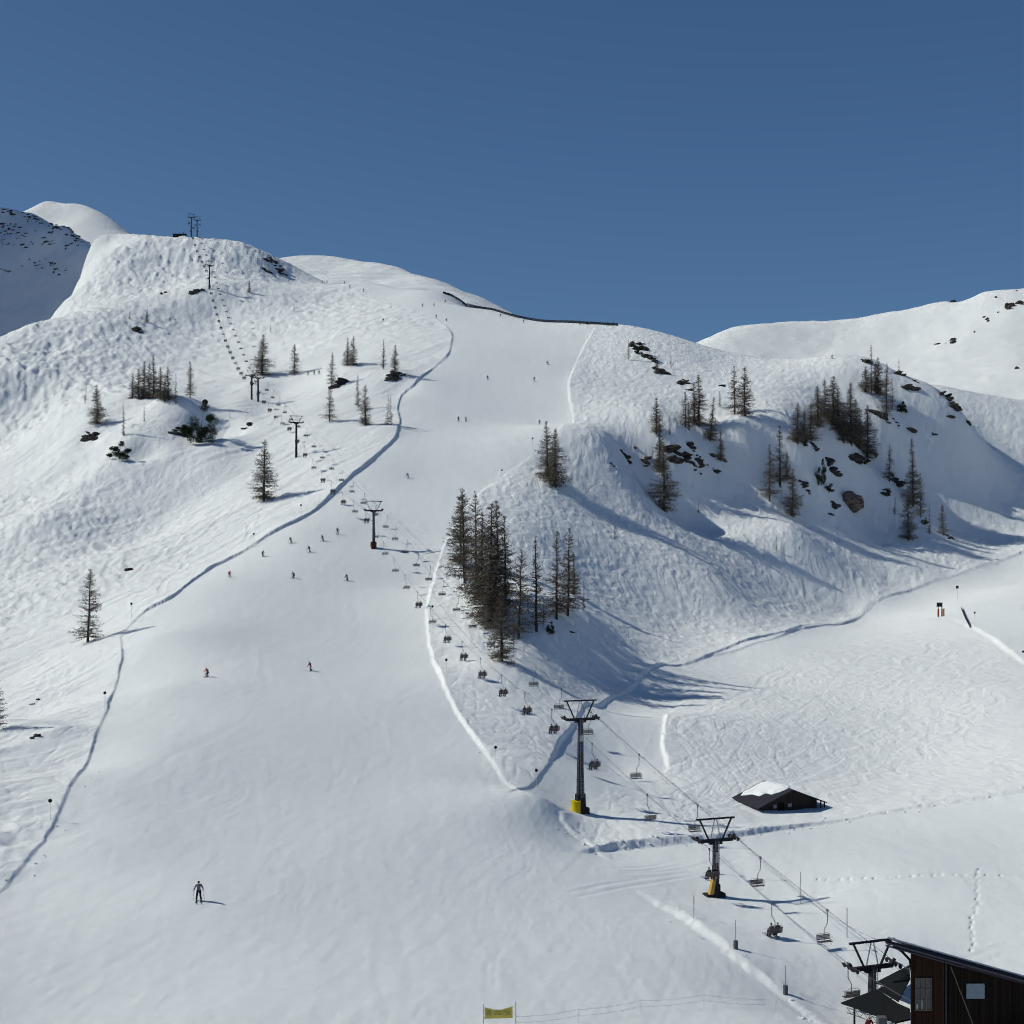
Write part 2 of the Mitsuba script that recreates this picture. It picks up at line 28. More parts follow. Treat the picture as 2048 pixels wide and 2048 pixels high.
TRACKS = [[62.66,290.24,27.56,212.79,0.94,28.6,0.057],[65.25,285.98,26.72,206.29,0.47,16.6,0.062],[61.26,263.55,24.81,191.61,1.3,25.4,0.059],[68.9,291.3,26.85,207.32,0.58,21.1,0.029],[63.17,262.47,22.67,175.08,1.22,28.0,0.059],[66.4,280.68,26.34,203.37,0.79,26.8,0.027],[63.34,273.24,25.8,199.26,0.85,30.0,0.033],[69.74,288.99,25.98,200.65,1.5,18.5,0.047],[74.02,292.63,36.8,213.37,1.28,17.0,0.038],[68.41,280.74,30.53,204.34,1.83,25.5,0.063],[70.14,287.31,26.61,205.47,1.81,23.5,0.058],[73.33,290.91,30.92,204.61,1.84,18.6,0.025],[73.37,292.32,26.06,201.22,0.46,29.7,0.042],[76.34,297.06,38.93,217.62,0.54,13.7,0.045],[68.52,262.63,32.56,195.76,0.95,29.8,0.044],[75.06,284.34,38.84,217.06,1.72,27.1,0.045],[76.61,290.68,36.91,214.14,1.69,15.4,0.027],[78.6,278.58,22.16,167.12,1.35,26.4,0.055],[82.9,298.32,34.38,208.98,1.78,18.7,0.051],[79.17,276.51,25.56,179.6,1.4,17.6,0.062],[87.73,300.23,25.18,194.45,0.37,28.3,0.03],[81.59,275.98,45.93,211.42,1.21,25.7,0.062],[87.53,306.08,30.56,188.22,0.49,26.8,0.056],[84.48,281.17,30.99,183.02,0.83,28.2,0.056],[83.94,282.91,48.87,217.56,1.08,27.7,0.049],[85.38,290.21,31.24,203.13,1.64,27.1,0.028],[88.12,289.57,34.63,199.74,1.08,29.4,0.029],[84.26,280.71,28.44,187.13,1.67,26.2,0.028],[94.5,298.54,42.69,216.47,1.58,15.8,0.06],[92.99,302.28,40.82,209.58,1.75,25.1,0.025],[89.15,284.68,37.39,202.66,0.42,17.2,0.059],[87.54,276.05,27.13,174.64,1.28,18.3,0.062],[87.16,270.5,39.95,198.3,1.28,20.5,0.031],[96.95,293.21,45.78,211.5,0.53,26.8,0.032],[98.46,292.98,44.42,204.45,0.45,19.8,0.062],[92.28,282.29,49.27,217.35,0.33,29.1,0.058],[93.84,275.41,38.03,183.44,1.09,22.8,0.063],[92.34,269.03,51.35,209.64,1.49,23.5,0.058],[92.02,271.77,43.18,195.49,1.43,18.3,0.034],[97.48,284.87,30.99,188.68,0.94,26.9,0.036],[108.26,312.1,56.92,229.95,1.28,19.2,0.063],[107.46,303.83,56.23,226.24,1.77,23.3,0.037],[104.36,300.09,50.31,217.35,1.54,15.5,0.035],[95.8,270.23,51.88,209.28,1.18,29.3,0.035],[109.39,302.53,68.32,239.32,0.49,14.0,0.065],[97.79,271.08,40.77,189.73,1.82,27.9,0.054],[102.41,277.83,45.14,196.33,0.55,27.4,0.044],[108.46,298.5,46.92,204.36,1.39,27.6,0.038],[106.55,286.41,64.55,236.23,1.84,15.6,0.031],[102.36,267.16,59.07,211.08,1.45,16.1,0.058],[105.3,270.78,40.68,189.28,1.66,27.2,0.048],[103.41,274.43,44.14,185.45,1.74,23.2,0.026],[111.58,286.81,47.51,202.33,1.73,23.6,0.039],[101.98,257.71,40.5,178.46,1.42,23.3,0.046],[112.36,279.84,67.71,222.88,1.17,23.2,0.035],[113.59,290.34,45.67,198.38,0.49,29.6,0.058],[116.28,290.91,49.63,199.61,0.33,25.5,0.026],[114.46,284.46,58.6,212.03,1.61,18.1,0.041],[116.98,286.89,58.02,211.77,1.68,18.1,0.053],[106.73,257.74,65.09,208.64,1.72,28.8,0.036],[112.55,270.08,55.1,203.07,1.29,17.4,0.045],[112.23,275.41,62.9,219.6,1.51,14.5,0.064],[115.81,280.4,64.44,216.67,1.72,21.5,0.03],[110.82,264.35,53.37,188.57,1.65,14.9,0.064],[14.84,326.47,34.91,314.94,0.49,11.1,0.094],[64.73,430.52,94.22,424.22,0.65,6.2,0.106],[14.07,263.89,30.97,268.18,1.59,7.0,0.097],[78.28,431.52,91.6,418.05,0.97,9.3,0.123],[19.4,313.96,41.84,303.53,0.45,6.9,0.098],[9.86,318.33,19.89,290.85,0.81,8.2,0.137],[87.87,425.36,103.58,409.07,0.66,6.2,0.095],[-5.04,279.85,13.58,266.88,0.57,8.3,0.117],[20.84,346.08,32.66,346.99,1.34,10.4,0.113],[0.08,283.74,15.7,263.76,0.98,11.8,0.122],[5.1,304.73,23.35,297.51,1.27,6.1,0.115],[72.88,426.85,81.98,411.87,0.74,8.6,0.105],[52.84,408.09,69.26,393.65,1.05,11.8,0.155],[12.36,344.71,32.4,345.18,0.84,11.2,0.096],[34.72,390.57,66.61,397.37,1.59,6.9,0.137],[50.18,417.64,79.2,405.91,0.5,11.7,0.143],[43.72,358.2,58.05,354.87,0.97,11.2,0.097],[33.42,374.62,55.58,355.3,1.47,7.7,0.113],[-6.98,252.62,12.06,244.38,0.49,8.6,0.086],[14.63,331.02,32.42,339.99,1.17,10.0,0.13],[34.75,352.06,58.85,354.86,0.92,6.8,0.088],[65.37,405.49,83.35,402.02,1.1,6.7,0.131],[39.07,364.13,53.74,355.21,1.31,9.1,0.123],[10.41,312.81,19.78,285.66,1.18,9.3,0.126],[44.55,392.49,78.74,400.22,1.27,11.7,0.116],[19.37,355.76,35.05,353.49,0.78,7.3,0.119],[15.32,345.64,38.65,351.63,1.44,10.8,0.106],[75.89,423.44,84.36,400.33,0.44,6.0,0.149],[-6.63,239.61,7.29,231.9,0.69,11.8,0.111],[10.59,332.72,34.98,344.58,0.51,10.7,0.088],[-4.88,336.15,24.37,343.9,1.28,9.3,0.158],[20.13,352.84,44.83,362.29,0.84,10.6,0.126],[-104.48,409.95,-118.37,386.2,0.32,12.9,0.068],[-90.36,366.83,-96.99,304.42,0.59,16.7,0.113],[-89.87,353.27,-79.72,274.74,1.09,19.8,0.11],[-81.24,382.22,-91.08,322.33,0.82,16.2,0.115],[-107.23,398.35,-100.52,333.75,0.87,16.7,0.074],[-110.81,392.25,-128.05,354.32,0.68,14.2,0.111],[-106.35,366.02,-97.41,303.25,0.99,14.7,0.105],[-110.05,407.97,-122.1,381.77,0.95,15.6,0.1],[-101.04,387.42,-109.6,329.2,1.11,17.4,0.1],[-104.32,381.82,-101.37,323.19,0.46,10.2,0.117],[-73.94,386.3,-71.72,320.3,0.99,11.5,0.109],[-71.37,364.93,-81.51,338.42,0.36,14.4,0.103],[-88.74,399.41,-112.93,380.61,0.85,11.7,0.06],[-104.1,370.08,-110.23,340.66,0.73,13.5,0.094],[-83.94,364.5,-102.81,330.2,0.87,11.2,0.075],[-107.95,366.85,-105.42,307.27,1.09,13.8,0.072],[-107.0,390.43,-118.13,362.74,1.07,16.4,0.112],[-90.22,360.7,-111.18,335.57,0.43,11.7,0.087],[-70.7,368.0,-90.54,335.56,0.81,12.5,0.098],[-112.4,414.57,-122.58,379.11,1.09,12.9,0.116],[-79.65,399.98,-92.63,339.86,1.17,16.9,0.083],[-80.86,237.4,-80.9,218.1,0.5,13.3,0.06],[-86.49,253.81,-83.81,229.95,0.5,10.8,0.06],[-89.47,249.25,-79.64,208.45,0.5,12.6,0.06],[-85.36,240.37,-83.35,216.63,0.5,13.5,0.06],[-91.93,253.59,-89.91,229.06,0.5,10.9,0.06],[-77.63,237.59,-79.2,220.56,0.5,13.9,0.06],[-77.9,240.8,-78.62,220.2,0.5,8.2,0.06],[-85.72,242.01,-80.51,211.14,0.5,8.8,0.06],[-89.79,252.36,-81.68,212.73,0.5,10.7,0.06],[-82.31,235.55,-75.97,199.2,0.5,12.8,0.06],[19.59,168.46,17.02,160.87,0.25,6,0.05],[22.3,163.19,17.66,157.18,0.25,6,0.05],[18.87,161.75,16.74,157.09,0.25,6,0.05],[20.0,165.32,16.29,159.79,0.25,6,0.05],[20.01,169.37,16.8,163.19,0.25,6,0.05],[17.04,164.47,14.07,159.58,0.25,6,0.05],[18.92,164.4,16.12,159.05,0.25,6,0.05],[18.47,164.06,16.33,157.94,0.25,6,0.05],[13.47,162.03,11.11,155.82,0.25,6,0.05],[13.49,165.46,10.86,158.38,0.25,6,0.05],[23.72,171.35,20.96,162.53,0.25,6,0.05],[18.59,167.14,15.55,160.82,0.25,6,0.05],[20.68,167.58,18.09,160.61,0.25,6,0.05],[25.7,165.62,21.11,157.18,0.25,6,0.05],[-50.95,364.43,-39.25,143.93,2.4,47.5,0.012],[-33.3,291.94,-35.49,203.82,1.32,30.0,0.014],[-67.1,286.59,-50.14,199.55,1.2,32.5,0.014],[-34.62,391.9,-46.7,224.08,2.1,42.5,0.012],[-13.27,468.75,-31.77,301.14,2.4,45.0,0.014],[-33.1,223.11,-16.13,141.41,1.7999999999999998,37.5,0.01],[-50.14,199.55,-33.86,118.57,1.7999999999999998,35.0,0.01],[-34.9,164.07,-29.42,113.22,1.44,27.5,0.012],[-13.13,264.0,-21.32,152.5,1.7999999999999998,37.5,0.01],[-1.42,551.77,-19.98,439.6,1.7999999999999998,37.5,0.017],[-15.4,174.34,-6.12,113.24,1.7999999999999998,32.5,0.01],[2.2,150.58,-1.45,94.18,1.2,25.0,0.01],[-25.2,137.95,-13.57,97.08,1.2,27.5,0.01],[31.54,137.74,48.8,138.12,0.15,30,0.05],[35.13,114.74,50.72,122.45,0.15,30,0.05],[35.41,122.53,39.79,126.42,0.15,30,0.05],[9.85,140.0,21.58,150.7,0.15,30,0.05],[5.17,128.22,22.87,146.52,0.15,30,0.05],[10.85,137.47,29.7,152.57,0.15,30,0.05]]
FOOT = [[[54.15,143.66],[51.4,136.68],[49.82,132.16],[48.28,129.12],[46.87,126.22],[45.99,123.29],[44.58,120.05]],[[35.07,142.5],[38.48,141.55],[43.59,140.4],[49.18,140.89],[56.53,141.15]]]
TREES = [[-86.11,250.71,15.27,"o",1.0,"tall bare larch alone left of the piste bank, its shadow crossing the bank"],[-71.37,171.58,8.24,"o",1.0,"bare larch cut off by the left picture edge above the near snow crest"],[-74.21,369.79,18.55,"d",1.05,"lone dense larch on the bright flank left of the piste, below the spur pylon"],[-171.83,497.16,8.53,"s",0.7,"thin sapling larch furthest left, beside the leaning dark larch"],[-154.69,460.71,14.82,"d",1.0,"dark larch standing above a small rock ledge, left of the bright snow knoll"],[-150.83,491.24,10.11,"d",1.2,"short bushy larch at the left end of the grove on the bright knoll"],[-145.53,488.31,15.08,"d",0.7,"tall narrow larch second from the left in the grove on the bright knoll"],[-141.6,488.48,16.76,"d",0.95,"tallest larch of the grove on the bright knoll, dense to the ground"],[-128.87,463.77,12.53,"d",1.1,"broad larch just right of the tallest one in the bright knoll grove"],[-125.36,461.1,11.86,"s",0.8,"thin larch between the broad one and the separate one in the bright knoll grove"],[-121.94,468.46,13.86,"o",0.9,"separate larch at the right end of the bright knoll grove"],[-135.64,431.53,12.21,"p",0.8,"pale larch rising straight above a dark dwarf pine clump on the left flank"],[-133.68,449.19,7.32,"p",0.6,"very thin pale young larch in the middle of the bright knoll face"],[-105.42,462.1,3.96,"s",0.6,"tiny sapling right of the big dark dwarf pine hollow"],[-204.84,661.61,9.08,"s",0.7,"thin leaning larch on the upper mogul slope, left of a pair"],[-196.33,664.5,9.12,"d",0.6,"short larch on the upper mogul slope beside small rocks, right of a pair"],[-151.28,711.28,7.63,"d",0.8,"small larch high on the slope right of the highest slope tower"],[-162.53,707.11,4.25,"s",0.7,"tiny tree just right of the foot of the highest slope tower"],[-121.2,687.69,5.9,"s",0.7,"tiny larch alone in the shadow streaks high under the plateau"],[-127.61,652.61,6.16,"s",0.7,"small thin larch above the tall wide larch behind the twin towers"],[-110.04,544.8,18.22,"d",1.1,"tall wide larch just behind the twin lift towers"],[-95.1,539.58,13.88,"o",1.1,"open crowned larch on the snow crest right of the twin lift towers"],[-71.87,492.95,13.95,"o",1.1,"ragged larch standing below the paired larches, above a rocky ledge"],[-69.32,519.77,12.04,"d",1.0,"left larch of the close pair on the small snow dome"],[-66.5,516.95,12.64,"d",0.9,"right larch of the close pair on the small snow dome"],[-52.26,503.56,12.52,"o",0.9,"thin tipped larch at the right end of the small snow dome, left of two"],[-46.6,491.72,11.81,"d",0.8,"larch at the rim of the small snow dome, nearest the curving piste bank"],[-65.41,443.41,12.74,"o",1.2,"wide branched larch at the left end of the row on the level terrace"],[-56.84,457.08,13.33,"s",0.8,"slim larch top standing behind the dense one in the terrace row"],[-51.13,431.98,14.08,"d",1.2,"densest and darkest larch in the middle of the terrace row"],[-43.16,430.14,11.8,"s",0.9,"left of the two thin larches by the bend of the piste bank"],[-41.87,428.23,10.65,"s",0.8,"right of the two thin larches by the bend of the piste bank"],[11.34,388.81,18.01,"d",1.0,"left trunk of the two larches on the crest right of the piste"],[13.53,384.79,18.48,"d",1.0,"right and lower trunk of the two larches on the crest right of the piste"],[51.59,442.29,13.28,"d",1.0,"upper larch directly above the tall tree in the shaded bowl"],[51.75,434.1,20.1,"d",0.8,"upper of the two stacked tall larches against the rocks of the shaded bowl"],[50.49,411.67,22.6,"d",1.0,"tall larch standing lowest in the shaded bowl, under the rock band"],[69.03,457.35,19.02,"d",1.2,"broad dense larch on the rim above the rock band"],[63.16,450.46,13.14,"o",1.1,"wide low larch left of the broad dense one on the rim"],[72.32,450.94,16.24,"d",0.9,"larch leaning out over the rim right of the broad dense one"],[80.58,479.35,6.58,"s",0.9,"small larch between the rim trees and the pair on the bench"],[85.03,472.1,18.62,"o",1.0,"left tree of the pair on the sunny bench above the rim"],[87.38,464.17,18.91,"d",1.0,"right tree of the pair on the sunny bench above the rim"],[75.53,447.03,11.88,"d",0.9,"dark larch in the shade just under the rim, right of the rock band"],[56.47,441.94,8.34,"s",0.4,"bare pole of a dead larch on the rim"],[49.95,529.44,9.54,"s",1.0,"bare larch beside the dark rock on the summit of the hill"],[60.58,515.56,6.63,"d",1.0,"bushy larch on the dark rock rib running down from the hilltop"],[67.3,523.11,8.08,"s",0.6,"slender larch right of the rock rib near the hilltop"],[64.76,429.05,4.42,"s",0.8,"tiny larch in the middle of the shaded bowl"],[-11.02,288.75,22.54,"o",1.0,"tall larch at the upper left of the big cluster beside the piste edge"],[-12.79,307.54,17.67,"d",1.0,"leftmost larch of the big cluster, overlapping the bright bank"],[-7.94,272.2,22.88,"o",0.9,"slim tall larch rising behind the left part of the big cluster"],[-4.85,257.23,24.05,"d",1.0,"tallest dense larch in the heart of the big cluster"],[-3.58,260.97,23.28,"d",0.9,"tall larch right of the tallest in the heart of the big cluster"],[-6.85,266.11,19.63,"d",1.0,"dense larch in the left middle of the big cluster"],[-1.21,256.14,21.97,"o",0.9,"larch with a clear dark trunk in the right middle of the big cluster"],[1.29,249.99,18.44,"o",0.8,"larch with a long bare trunk at the right side of the big cluster"],[-4.22,252.45,12.99,"d",1.1,"low dense larch filling the foot of the big cluster"],[-1.96,229.06,13.36,"d",1.1,"lowest larch of the big cluster, standing by itself at its foot"],[0.32,245.17,6.52,"s",0.7,"thin young larch right of the lowest tree of the big cluster"],[5.03,255.12,19.91,"o",0.9,"left trunk of the three tall larches right of the big cluster"],[9.52,264.31,19.04,"o",0.9,"middle trunk of the three tall larches right of the big cluster"],[12.08,268.22,19.09,"o",0.9,"right trunk of the three tall larches right of the big cluster"],[15.58,310.57,10.92,"d",0.9,"smaller dense larch behind the right trunk of the three tall larches"],[16.07,277.62,6.9,"s",0.6,"thin young larch furthest right beside the three tall larches"],[6.65,258.55,6.43,"s",0.8,"young larch at the foot of the left of the three tall larches"],[30.35,364.87,4.22,"s",1.0,"small larch alone on the tracked slope right of the big cluster"],[88.01,411.3,4.94,"s",1.0,"small larch alone low in the shaded bowl, below the right rocks"],[125.18,483.32,18.65,"d",1.2,"broad larch in the upper left of the right hill grove"],[122.58,484.51,14.96,"d",1.0,"larch half hidden left behind the broad one in the right hill grove"],[105.96,458.45,15.33,"d",1.1,"leftmost larch on the ledge of the right hill grove"],[112.77,466.29,14.0,"d",1.3,"low broad larch on the ledge beside the leftmost of the right hill grove"],[128.48,478.63,15.6,"d",1.0,"larch in the lower middle of the right hill grove"],[131.64,479.65,24.27,"d",0.9,"tallest larch in the middle of the right hill grove"],[135.31,482.49,13.66,"d",1.0,"short larch right of the tallest in the right hill grove"],[149.19,513.14,20.24,"s",1.0,"thin spire topped larch at the summit of the right hill"],[146.62,512.62,10.99,"d",1.2,"bushy larch left of the spire at the summit of the right hill"],[151.3,514.34,13.23,"o",1.0,"open larch right of the spire at the summit of the right hill"],[151.36,499.95,22.72,"o",0.9,"tall larch on the rock step right of the summit spire"],[156.8,509.29,13.1,"s",1.0,"thin larch right of the tall one on the rock step"],[165.81,529.68,7.72,"s",0.5,"slender snag larch on the skyline right of the summit spire"],[139.1,483.43,21.56,"d",0.9,"dark narrow larch standing on the shaded rocks under the right grove"],[97.3,448.44,22.31,"o",1.0,"taller of the two larches at the left foot of the right grove"],[92.08,441.85,20.46,"o",0.9,"left and lower of the two larches at the left foot of the right grove"],[99.6,439.88,17.35,"d",0.9,"dark larch in the shade below the two at the left foot of the grove"],[100.46,451.41,10.07,"d",1.2,"short bushy larch between the larches at the left foot of the grove"],[145.88,477.8,14.75,"o",1.0,"larch alone in deep shade right of the big brown boulder"],[153.76,473.66,26.0,"d",0.8,"tallest larch of the three at the lower right of the shaded hill"],[146.35,456.26,20.35,"d",0.8,"lowest larch of the three at the lower right of the shaded hill"],[155.53,470.43,16.95,"o",0.7,"right larch of the three at the lower right of the shaded hill"],[156.11,462.0,11.89,"s",0.8,"thin larch left of two at the right end of the shade"],[162.62,465.89,11.99,"o",0.9,"thin larch furthest right at the end of the shade"],[-147.26,487.79,12.13,"d",1.0,"bushy larch between the left end and the tall narrow one in the knoll grove"],[-143.0,486.82,14.2,"d",0.9,"larch squeezed between the tall narrow and the tallest in the knoll grove"],[-132.76,466.26,12.4,"d",1.0,"larch close on the right of the tallest in the knoll grove"],[-130.19,463.51,9.14,"d",1.1,"low larch in front of the broad one in the knoll grove"],[127.03,480.91,17.32,"d",1.2,"larch under the broad one in the left half of the right hill grove"],[118.45,477.92,16.4,"d",1.2,"dense larch left of the broad one in the right hill grove"],[134.36,482.03,19.02,"d",1.0,"larch close on the right of the tallest in the right hill grove"],[108.94,460.23,12.24,"d",1.2,"bushy larch between the ledge trees of the right hill grove"],[152.44,513.71,15.86,"d",1.0,"dense larch just right of the open one at the summit of the right hill"],[67.42,457.05,15.68,"d",1.1,"dense larch close on the left of the broad one on the rim"],[64.41,449.71,10.8,"o",1.2,"low larch at the foot of the broad one on the rim"],[144.49,466.68,7.2,"s",1.2,"scrubby sapling in the shade left of the three lower larches"]]
ROCKS = [[-180.18,703.22,8.14,3.92,4,"r","low dark rocks on the slope below the highest slope tower"],[-200.46,708.28,3.64,2.13,2,"r","small rock on the mogul slope far left of the highest slope tower"],[-196.87,648.44,4.45,4.17,3,"r","dark rocks under the pair of small larches on the mogul slope"],[-148.41,788.34,6.08,7.78,4,"r","dark cliff at the right shoulder of the summit plateau, lower end"],[-155.02,790.18,5.76,8.13,4,"r","dark cliff edge at the right shoulder of the summit plateau, upper end"],[-156.32,778.92,6.68,3.01,3,"r","small cliff left of the plateau shoulder"],[-45.48,487.58,5.65,4.6,5,"r","dark rocky scarp under the right rim of the small snow dome"],[-68.19,490.77,4.21,3.37,4,"r","dark rocks beside the ragged larch below the snow dome"],[-96.93,453.43,2.14,1.75,2,"r","upper of two small rocks on the bright spur left of the single tower"],[-98.12,452.19,1.16,0.97,1,"r","lower of two small rocks on the bright spur left of the single tower"],[-153.25,445.62,4.59,4.97,5,"r","dark rock ledge below the leftmost dark larch"],[-118.37,433.33,4.83,4.65,5,"r","dark rocks left of the big dwarf pine hollow"],[-64.49,165.27,0.85,0.92,2,"r","dark boulder on the near snow crest at far left"],[-98.63,317.47,1.5,1.63,1,"b","brown stump on the bright flank above the lone left larch"],[-81.14,209.43,1.35,0.63,2,"b","brown twigs poking out of the bright near snow face"],[55.96,542.61,6.28,6.05,6,"r","dark rock crowning the hilltop right of the piste"],[59.68,527.21,4.52,5.88,4,"r","dark rock rib running down right from the hilltop, upper part"],[62.09,515.25,4.86,4.42,4,"r","dark rock rib running down right from the hilltop, lower part"],[71.77,495.18,2.55,1.49,1,"r","little rock below the block pair on the sunny bench"],[69.9,505.47,4.12,3.03,3,"r","pair of dark blocks alone on the sunny bench"],[86.98,502.68,2.8,1.72,2,"r","small rock left of the tree pair on the bench"],[38.46,422.11,5.61,2.9,5,"r","rock patch at the left end of the bowl rim"],[44.3,437.76,1.5,0.94,1,"r","small stone above the left rock patch of the bowl"],[33.41,407.93,1.75,1.22,2,"r","small stone below the left rock patch of the bowl"],[57.33,436.9,3.75,7.12,7,"r","tall rock face just right of the stacked larches in the bowl"],[64.77,442.95,6.46,2.09,4,"r","wide upper ledge of the bowl rock band"],[63.0,438.55,4.14,3.01,5,"r","middle rocks of the bowl rock band"],[66.93,440.94,3.78,2.65,3,"r","rocks right of the middle of the bowl rock band"],[66.02,439.23,2.83,1.32,2,"r","lower small ledge of the bowl rock band"],[75.11,446.84,6.9,1.92,4,"r","long ledge at the right end of the bowl rock band"],[72.44,443.38,4.94,1.52,3,"r","low flat ledge at the lower right of the bowl rock band"],[47.33,434.52,2.24,4.1,3,"r","rock close on the left of the stacked larches in the bowl"],[127.34,463.26,7.55,9.54,9,"B","big brown boulder standing in the shade under the right grove"],[121.24,466.56,4.0,4.8,5,"r","dark rocks above and left of the big brown boulder"],[106.12,451.6,2.32,2.52,3,"r","small dark rock at the foot of the larches left of the boulder"],[116.01,452.41,4.66,2.72,3,"r","flat stones left of the big brown boulder"],[116.23,449.13,1.35,1.73,1,"r","single stone below the flat stones near the big boulder"],[108.67,450.92,2.32,1.55,2,"r","small stones left in the shade beside the dark larch"],[148.6,479.31,4.52,4.52,4,"r","rocks at the foot of the lone larch in deep shade"],[143.14,470.81,2.83,4.44,3,"r","scattered stones below the lone larch in deep shade"],[148.51,499.38,7.92,4.28,6,"r","dark cliff line under the summit spire of the right hill"],[155.99,502.1,2.8,1.72,2,"r","stones below the right end of the dark cliff line"],[167.23,519.96,4.91,3.57,4,"r","dark outcrop on the right shoulder of the right hill"],[166.31,528.38,4.53,3.4,3,"r","rocks beside the skyline snag on the right hill"],[172.2,525.61,2.7,1.8,2,"r","small rock highest on the right shoulder edge"],[183.07,522.55,4.03,2.91,3,"r","upper rocks on the far right rib of the hill"],[186.19,519.38,3.56,4.01,4,"r","lower rocks on the far right rib of the hill"],[184.08,516.25,1.99,1.77,1,"r","stone just under the far right rib"],[193.85,522.62,2.24,2.24,1,"r","lowest dark boulder on the far right rib"],[174.42,508.74,2.84,1.75,2,"r","low rock on the edge of the hill shadow"],[163.38,504.63,1.73,1.51,1,"r","single stone in the open shade right of the grove"],[132.06,475.98,3.67,4.69,5,"r","rocks under the middle of the right grove"],[143.21,488.24,4.19,2.3,4,"r","rocks right of the narrow larch under the grove"],[113.46,462.17,2.58,3.96,3,"r","rock ledge under the leftmost larches of the right grove"],[12.21,262.39,0.79,1.13,1,"r","lone dark stone right of the three tall larches"],[164.83,464.52,2.59,1.79,2,"r","small rocks at the foot of the furthest right shaded larch"],[153.47,530.99,3.64,3.19,3,"r","dark rock at the base of the summit spire"]]
PINES = [[-108.79,431.44,11.84,15.17,"big dark dwarf pine clump in a shaded hollow of the left flank"],[-132.58,416.67,7.86,6.07,"dark dwarf pine clump below the pale larch on the left flank"],[54.97,536.38,4.14,5.29,"dark green dwarf pine against the hilltop rock"],[113.84,454.97,4.1,9.75,"tall dark green dwarf pine on the rocks left of the big boulder"],[117.19,456.23,4.7,3.13,"low dark green dwarf pine left of the big boulder"],[136.83,478.03,3.89,4.1,"dark evergreen bush under the narrow shaded larch"],[160.97,510.72,4.82,4.6,"dark evergreen bush right of the tall larch on the rock step"],[108.68,459.14,3.15,4.33,"dark evergreen bush among the leftmost larches of the right grove"],[156.02,467.06,2.8,2.8,"small dark evergreen bush between the lower right larches"],[7.94,257.19,1.76,2.65,"small evergreen bush at the foot of the left of three tall larches"]]
SKIERS = [[-28.41,112.1,"stand",10,"greyblue","black","skier in grey jacket and black trousers, nearest of all on the lower piste"],[-50.87,206.3,"tuck",-20,"red","darkred","skier in red on the left of the open lower piste"],[-35.55,218.73,"lean",-50,"darkred","grey","skier leaning into a turn with a pole thrown out, middle of the lower piste"],[-65.58,286.91,"tuck",30,"red","black","skier with red jacket, leftmost of the group below the tower"],[-62.11,308.18,"tuck",40,"black","black","dark skier close under the left bank, above the red one"],[-56.55,317.01,"lean",-40,"black","black","dark skier leaning, highest left of the group beside the bank"],[-50.68,310.21,"lean",-40,"black","grey","dark leaning skier below and right of the highest left one"],[-48.66,318.76,"lean",-45,"black","black","dark leaning skier in the middle of the upper row of the group"],[-45.87,325.12,"stand",0,"black","grey","dark upright skier nearest to the tower on the piste"],[-50.82,287.64,"tuck",-30,"black","black","dark skier with long shadow, centre of the piste below the group"],[-38.68,290.95,"lean",-45,"black","black","dark skier leaning right, lowest right of the group"],[-31.87,381.08,"lean",-30,"black","grey","skier alone on the piste above the tower"],[-19.22,443.84,"stand",0,"black","black","left of two skiers side by side on the middle piste"],[-16.59,444.79,"stand",20,"grey","black","right of two skiers side by side on the middle piste"],[-9.81,497.5,"stand",0,"darkblue","black","skier left on the upper piste, level with the bright right bank"],[8.96,497.58,"stand",0,"black","black","dark skier right on the upper piste, below a leaning one"],[15.19,520.91,"lean",-40,"black","black","leaning skier high right on the upper piste"],[9.91,444.45,"stand",0,"black","black","dark skier standing just above the crest larches at the piste edge"],[-65.21,625.82,"stand",0,"black","black","skier alone on the snow left of the bank's upper bend"],[-38.51,628.01,"stand",0,"black","black","skier standing at the very top of the left piste bank"],[-32.81,616.95,"tuck",40,"black","black","skier crouching just right of the top of the left piste bank"],[-47.96,661.83,"stand",0,"grey","black","left of three skiers near the upper piste crest"],[-41.81,663.27,"stand",0,"grey","black","middle of three skiers near the upper piste crest"],[-36.89,682.82,"stand",0,"black","black","right of three skiers near the upper piste crest"],[-122.28,796.5,"stand",0,"grey","black","left lower skier of the small group at the far top of the piste"],[-120.92,808.0,"stand",0,"black","black","right lower skier of the small group at the far top of the piste"],[-103.15,761.2,"stand",0,"grey","black","skier right of the small group at the far top of the piste"],[-97.04,739.52,"stand",0,"grey","black","skier below the far top group of the piste"],[-87.39,727.86,"stand",0,"black","black","rightmost skier at the far top of the piste"],[5.83,617.68,"stand",0,"black","black","skier just under the snow fence, left of the bright bank"],[-6.01,637.21,"stand",0,"black","black","skier at the bend of the snow fence"],[32.99,601.01,"stand",0,"black","black","first skier at the flat end of the snow fence, above the bright bank"],[36.52,599.69,"stand",0,"black","black","second skier at the flat end of the snow fence"],[46.4,597.81,"stand",0,"black","black","third skier near the right end of the snow fence"],[48.91,597.11,"stand",0,"black","black","fourth skier closest to the right end of the snow fence"],[139.98,540.45,"stand",0,"black","black","skier alone on the skyline of the right hill"],[-87.91,532.48,"stand",0,"black","black","first of three waiting skiers on the crest right of the twin towers"],[-84.63,529.08,"stand",0,"black","black","second of three waiting skiers on the crest right of the twin towers"],[-82.05,525.64,"stand",0,"black","black","third of three waiting skiers on the crest right of the twin towers"]]
